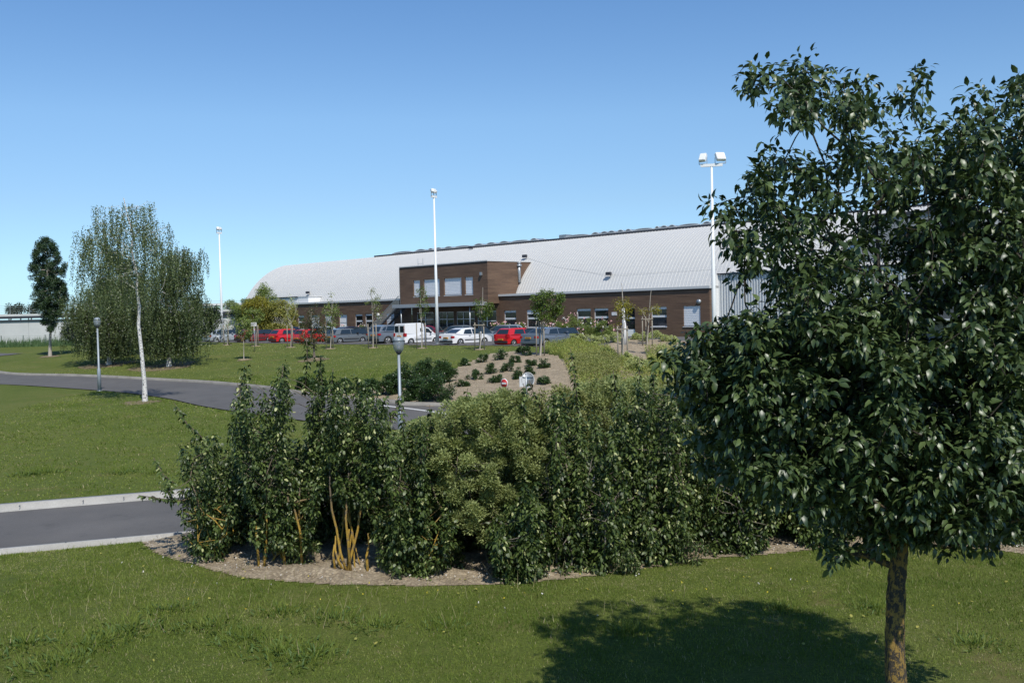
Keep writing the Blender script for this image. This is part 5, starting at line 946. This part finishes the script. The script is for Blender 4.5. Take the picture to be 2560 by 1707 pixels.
young('yellowing staked tree with bare upper branches left of the near tree', 1486, 795, 11, [(1462,712),(1490,700),(1516,706),(1512,720),(1480,725)], 22, 30, 'L_yel', [(1490,740),(1494,680),(1496,665)], size=.11, sh=2.1)
P = at(1434*KV, 775*KV, 70); gd = empty('guarded_trunk', (P[0], 70, h1(P[0], 70)), 0, 'thick white wrapped young trunk standing by the half glazed door', 'tree'); MB().tube([(0,0,0), (.02,0,1.2), (-.05,0,2.7)], [.16,.14,.10], 10).build('trunk_guard', M['white'], gd); MB().tube([(-.05,0,2.7), (-.1,0,4.2)], [.06, .02], 6).build('trunk', M['paleb'], gd)
b = GV(722,824); young('bushy multi stemmed tree with reddish berries in front of the red car', 722, 824, 0, [(690,745),(705,715),(725,700),(740,722),(752,745),(752,780),(725,800),(690,795),(682,765)], 85, 42, 'L_redd', [(721,800)], stakes=0, thick=.09, size=.11, name='berry_tree', rad=.26, bark='bark')
b = GV(560,826); young('low round dark weeping tree on a single stake', 560, 826, 0, [(545,745),(560,722),(575,742),(578,765),(560,785),(545,770)], 40, 46, 'L_autg', [(560,790)], stakes=0, name='weeping_tree')
# ------------------------------------------------------------------ lawn blades and weeds
fpoly = [tuple(q) for q in fp]
_NZ = RNG.random((64, 64))
def vn(x, y, sc):
    x = x*sc; y = y*sc; i = np.floor(x).astype(int); j = np.floor(y).astype(int); f = x-i; g = y-j; f = f*f*(3-2*f); g = g*g*(3-2*g)
    q = lambda a, b: _NZ[a % 64, b % 64]
    return (q(i,j)*(1-f)+q(i+1,j)*f)*(1-g)+(q(i,j+1)*(1-f)+q(i+1,j+1)*f)*g
def lawn(n, xr, yr, lab, hmin, hmax, wid, keep, mat='L_grass', T=T_BLADE, tall=.03):
    X = RNG.uniform(*xr, n); Y = yr[0]+(yr[1]-yr[0])*RNG.random(n)**.85; ok = np.abs(X) < Y*.56+.4; X, Y = X[ok], Y[ok]; k = keep(X, Y); X, Y = X[k], Y[k]; n = len(X)
    w_ = vn(X+20, Y+7, .8)*.6+vn(X, Y+3, 3.1)*.4; k = RNG.random(n) < np.clip((w_-.22)*5, .25, 1); X, Y = X[k], Y[k]; n = len(X)
    f = np.clip(.45*vn(X, Y, .5)+.35*vn(X+9, Y+3, 1.7)+.3*vn(X+5, Y, 5.), 0, 1); hh = RNG.uniform(hmin, hmax, n)*(.45+1.1*f); t_ = RNG.random(n) < tall; hh[t_] *= 2.4
    P = np.stack([X, Y, h(X, Y)-.01], 1); A = np.stack([RNG.normal(0,.45,n), RNG.normal(0,.45,n), np.ones(n)], 1); Nn = np.stack([RNG.normal(0,1,n), -np.ones(n)*.8, RNG.normal(0,.3,n)], 1)
    ti = np.clip(1.25-1.5*f+RNG.normal(0,.24,n), 0, .93); ti[RNG.random(n) < .04+.22*(f < .38)] = 1.
    return tag(leaves('grass', P, A, Nn, hh, M[mat], T=T, W=wid, tint=ti), lab, 'grass', kind='stuff')
mp = np.array(fpoly)
def front_of(X, Y, sgn=1, off=0): yb = np.interp(X, mp[:,0], mp[:,1]); return (Y < yb+off)
def okroad(X, Y, m_=.2): return sdf_road(X, Y) > m_
lawn(420000, (-13.5, 13.5), (12.6, 24.5), 'near lawn of short green grass in the foreground', .025, .06, .010, lambda X, Y: (front_of(X, Y, off=.05)) & (sdf_road(X, Y) > .18) & ((X > mp[0,0]-.0) | (Y < 24)))
lawn(110000, (-24, -1), (24, 62), 'mown grass of the island lawn between the two drives', .03, .075, .03, lambda X, Y: (sdf_road(X, Y) > .35) & ~in_mulch(X, Y) & (Y > np.interp(X, RD['near'][0][:,0], RD['near'][0][:,1])), tall=.02)
lawn(40000, (-34, 3), (45, 100), 'mown grass on the bank below the car park', .03, .07, .045, lambda X, Y: (sdf_road(X, Y) > .4) & (Y > np.interp(X, RD['far'][0][:,0], RD['far'][0][:,1])) & (((X-RW[0])*NB[0]+(Y-RW[1])*NB[1]) < -1.4) & ~((X > -4) & (Y < 66+X*0)) , tall=.01, mat='L_bank_sunlit')
# weeds, tufts and flowers on the near lawn
def tuft(x, y, s, lab, mat='L_weed', n=240, k=None):
    b = GV(x, y); rt = empty('weed_tuft', tuple(b), 0, lab, 'weed', 'weed tufts on the lawns'); a = RNG.uniform(0, 2*math.pi, n); r_ = RNG.random(n)*.22*s
    P = b+np.stack([np.cos(a)*r_*2.2, np.sin(a)*r_*2.2, np.zeros(n)], 1); A = np.stack([np.cos(a)*.35+RNG.normal(0,.35,n), np.sin(a)*.35+RNG.normal(0,.35,n), np.ones(n)], 1); Q = np.stack([RNG.normal(0,1,n), -np.ones(n), RNG.normal(0,.5,n)], 1); k = n//3; leaves('leaves', P[:k], A[:k]*np.array([2.2,2.2,.8]), np.array([0,0,1.])+RNG.normal(0,.3,(k,3)), s*RNG.uniform(.06,.14,k), M['L_weed'], rt, T=T_LEAF, W=s*.05); leaves('grass_blades', P[k:], A[k:], Q[k:], s*RNG.uniform(.08,.26,n-k), M['L_grass'], rt, T=T_BLADE, W=.010, tint=np.clip(RNG.normal(.35,.25,n-k),0,1))
tl = [(60,1480,1.3,'coarse grass tuft at the lower left corner'),(215,1480,1.2,'broad weed tuft near the bottom left'),(640,1408,1,'dark rosette weed left of centre on the near lawn'),(770,1420,1.1,'leafy weed right of the dark rosette'),(300,1450,1.3,'tall loose tuft with dry stalks in the left foreground'),(480,1440,1.1,'spiky tuft between the two left clumps'),(640,1500,1.4,'large grass tuft at the bottom left of centre'),(700,1520,1.3,'large pale tuft near the bottom edge'),(1440,1450,.9,'low weed on the lawn above the tree shadow'),(2010,1400,.9,'small weed left of the tree trunk'),(2240,1500,1,'weed patch right of the tree trunk'),(130,1530,1.3,'coarse tuft at the bottom left edge'),(870,1440,1,'feathery weed in the middle of the lawn'),(390,1400,1,'low dark weed near the mulch corner'),(70,1090,1.3,'dark weed on the island lawn at the left'),(285,1085,1.4,'tall dark weed on the island lawn by the kerb'),(360,1085,1.2,'second weed on the island lawn near the hedge'),(110,1085,1.2,'weed beside the leftmost island one'),(1790,1400,.8,'small clover patch weed right of the tree shadow'),(560,1470,1.1,'spreading weed in the left foreground'),(1020,1440,.8,'small pale weed in the middle foreground')]
for x, y, s, lab in tl: tuft(x, y, s, lab, 'L_weed')
n = 260; X = RNG.uniform(-9, 3, n); Y = RNG.uniform(15.2, 20, n); P = np.stack([X, Y, h(X, Y)], 1)
tag(leaves('dry_stalks', P, np.stack([RNG.normal(0,.3,n), RNG.normal(0,.3,n), np.ones(n)], 1), np.stack([RNG.normal(0,1,n), -np.ones(n), np.zeros(n)], 1), RNG.uniform(.15,.42,n), M['L_grass'], T=T_BLADE, W=.007, tint=np.ones(n)), 'thin dry grass stalks scattered over the left foreground lawn', 'grass', kind='stuff')
n = 22; X = RNG.uniform(-8, 8, n); Y = RNG.uniform(15.5, 21, n); P = np.stack([X, Y, h(X, Y)+.06], 1); P5 = np.repeat(P, 5, 0); 
tag(leaves('lawn_flowers', P5, RNG.normal(0, 1, (n*5,3)), np.array([0,0,1.])+RNG.normal(0,.5,(n*5,3)), .022, M['wpet'], T=T_ROUND), 'tiny white clover flowers dotted over the near lawn', 'flowers', kind='stuff')
n = 60; X = RNG.uniform(-6, 8, n); Y = RNG.uniform(15.5, 21, n); P = np.stack([X, Y, h(X, Y)+.07], 1); P5 = np.repeat(P, 4, 0)
tag(leaves('yellow_flowers', P5, RNG.normal(0, 1, (n*4,3)), np.array([0,0,1.])+RNG.normal(0,.4,(n*4,3)), .022, M['ypet'], T=T_ROUND), 'tiny yellow flowers dotted over the near lawn', 'flowers', kind='stuff')
n = 1500; q = .05+.95*RNG.random(n); i = (q*(len(mp)-1)).astype(int); f = q*(len(mp)-1)-i; c = mp[i]*(1-f[:,None])+mp[i+1]*f[:,None]; X = c[:,0]; Y = c[:,1]+RNG.uniform(.05, 1.5, n); Y = np.where(sdf_road(X, Y) < .3, c[:,1]+.1, Y)
P = np.stack([X, Y, h(X, Y)+.10], 1); tag(leaves('pebbles', P, RNG.normal(0,1,(n,3)), np.array([0,0,1.])+RNG.normal(0,.4,(n,3)), RNG.uniform(.015,.045,n), M['stone'], T=T_ROUND), 'small pale stones scattered on the mulch along the hedge', 'stones', kind='stuff')
n = 240; X = RNG.uniform(-9, 9, n); Y = RNG.uniform(14, 22, n); P = np.stack([X, Y, h(X, Y)+.045], 1)
tag(leaves('fallen_leaves', P, RNG.normal(0,1,(n,3))*np.array([1,1,.2]), np.array([0,0,1.])+RNG.normal(0,.3,(n,3)), RNG.uniform(.03,.07,n), M['L_aut'], T=T_ROUND), 'dry fallen leaves scattered over the near lawn', 'leaves', kind='stuff')
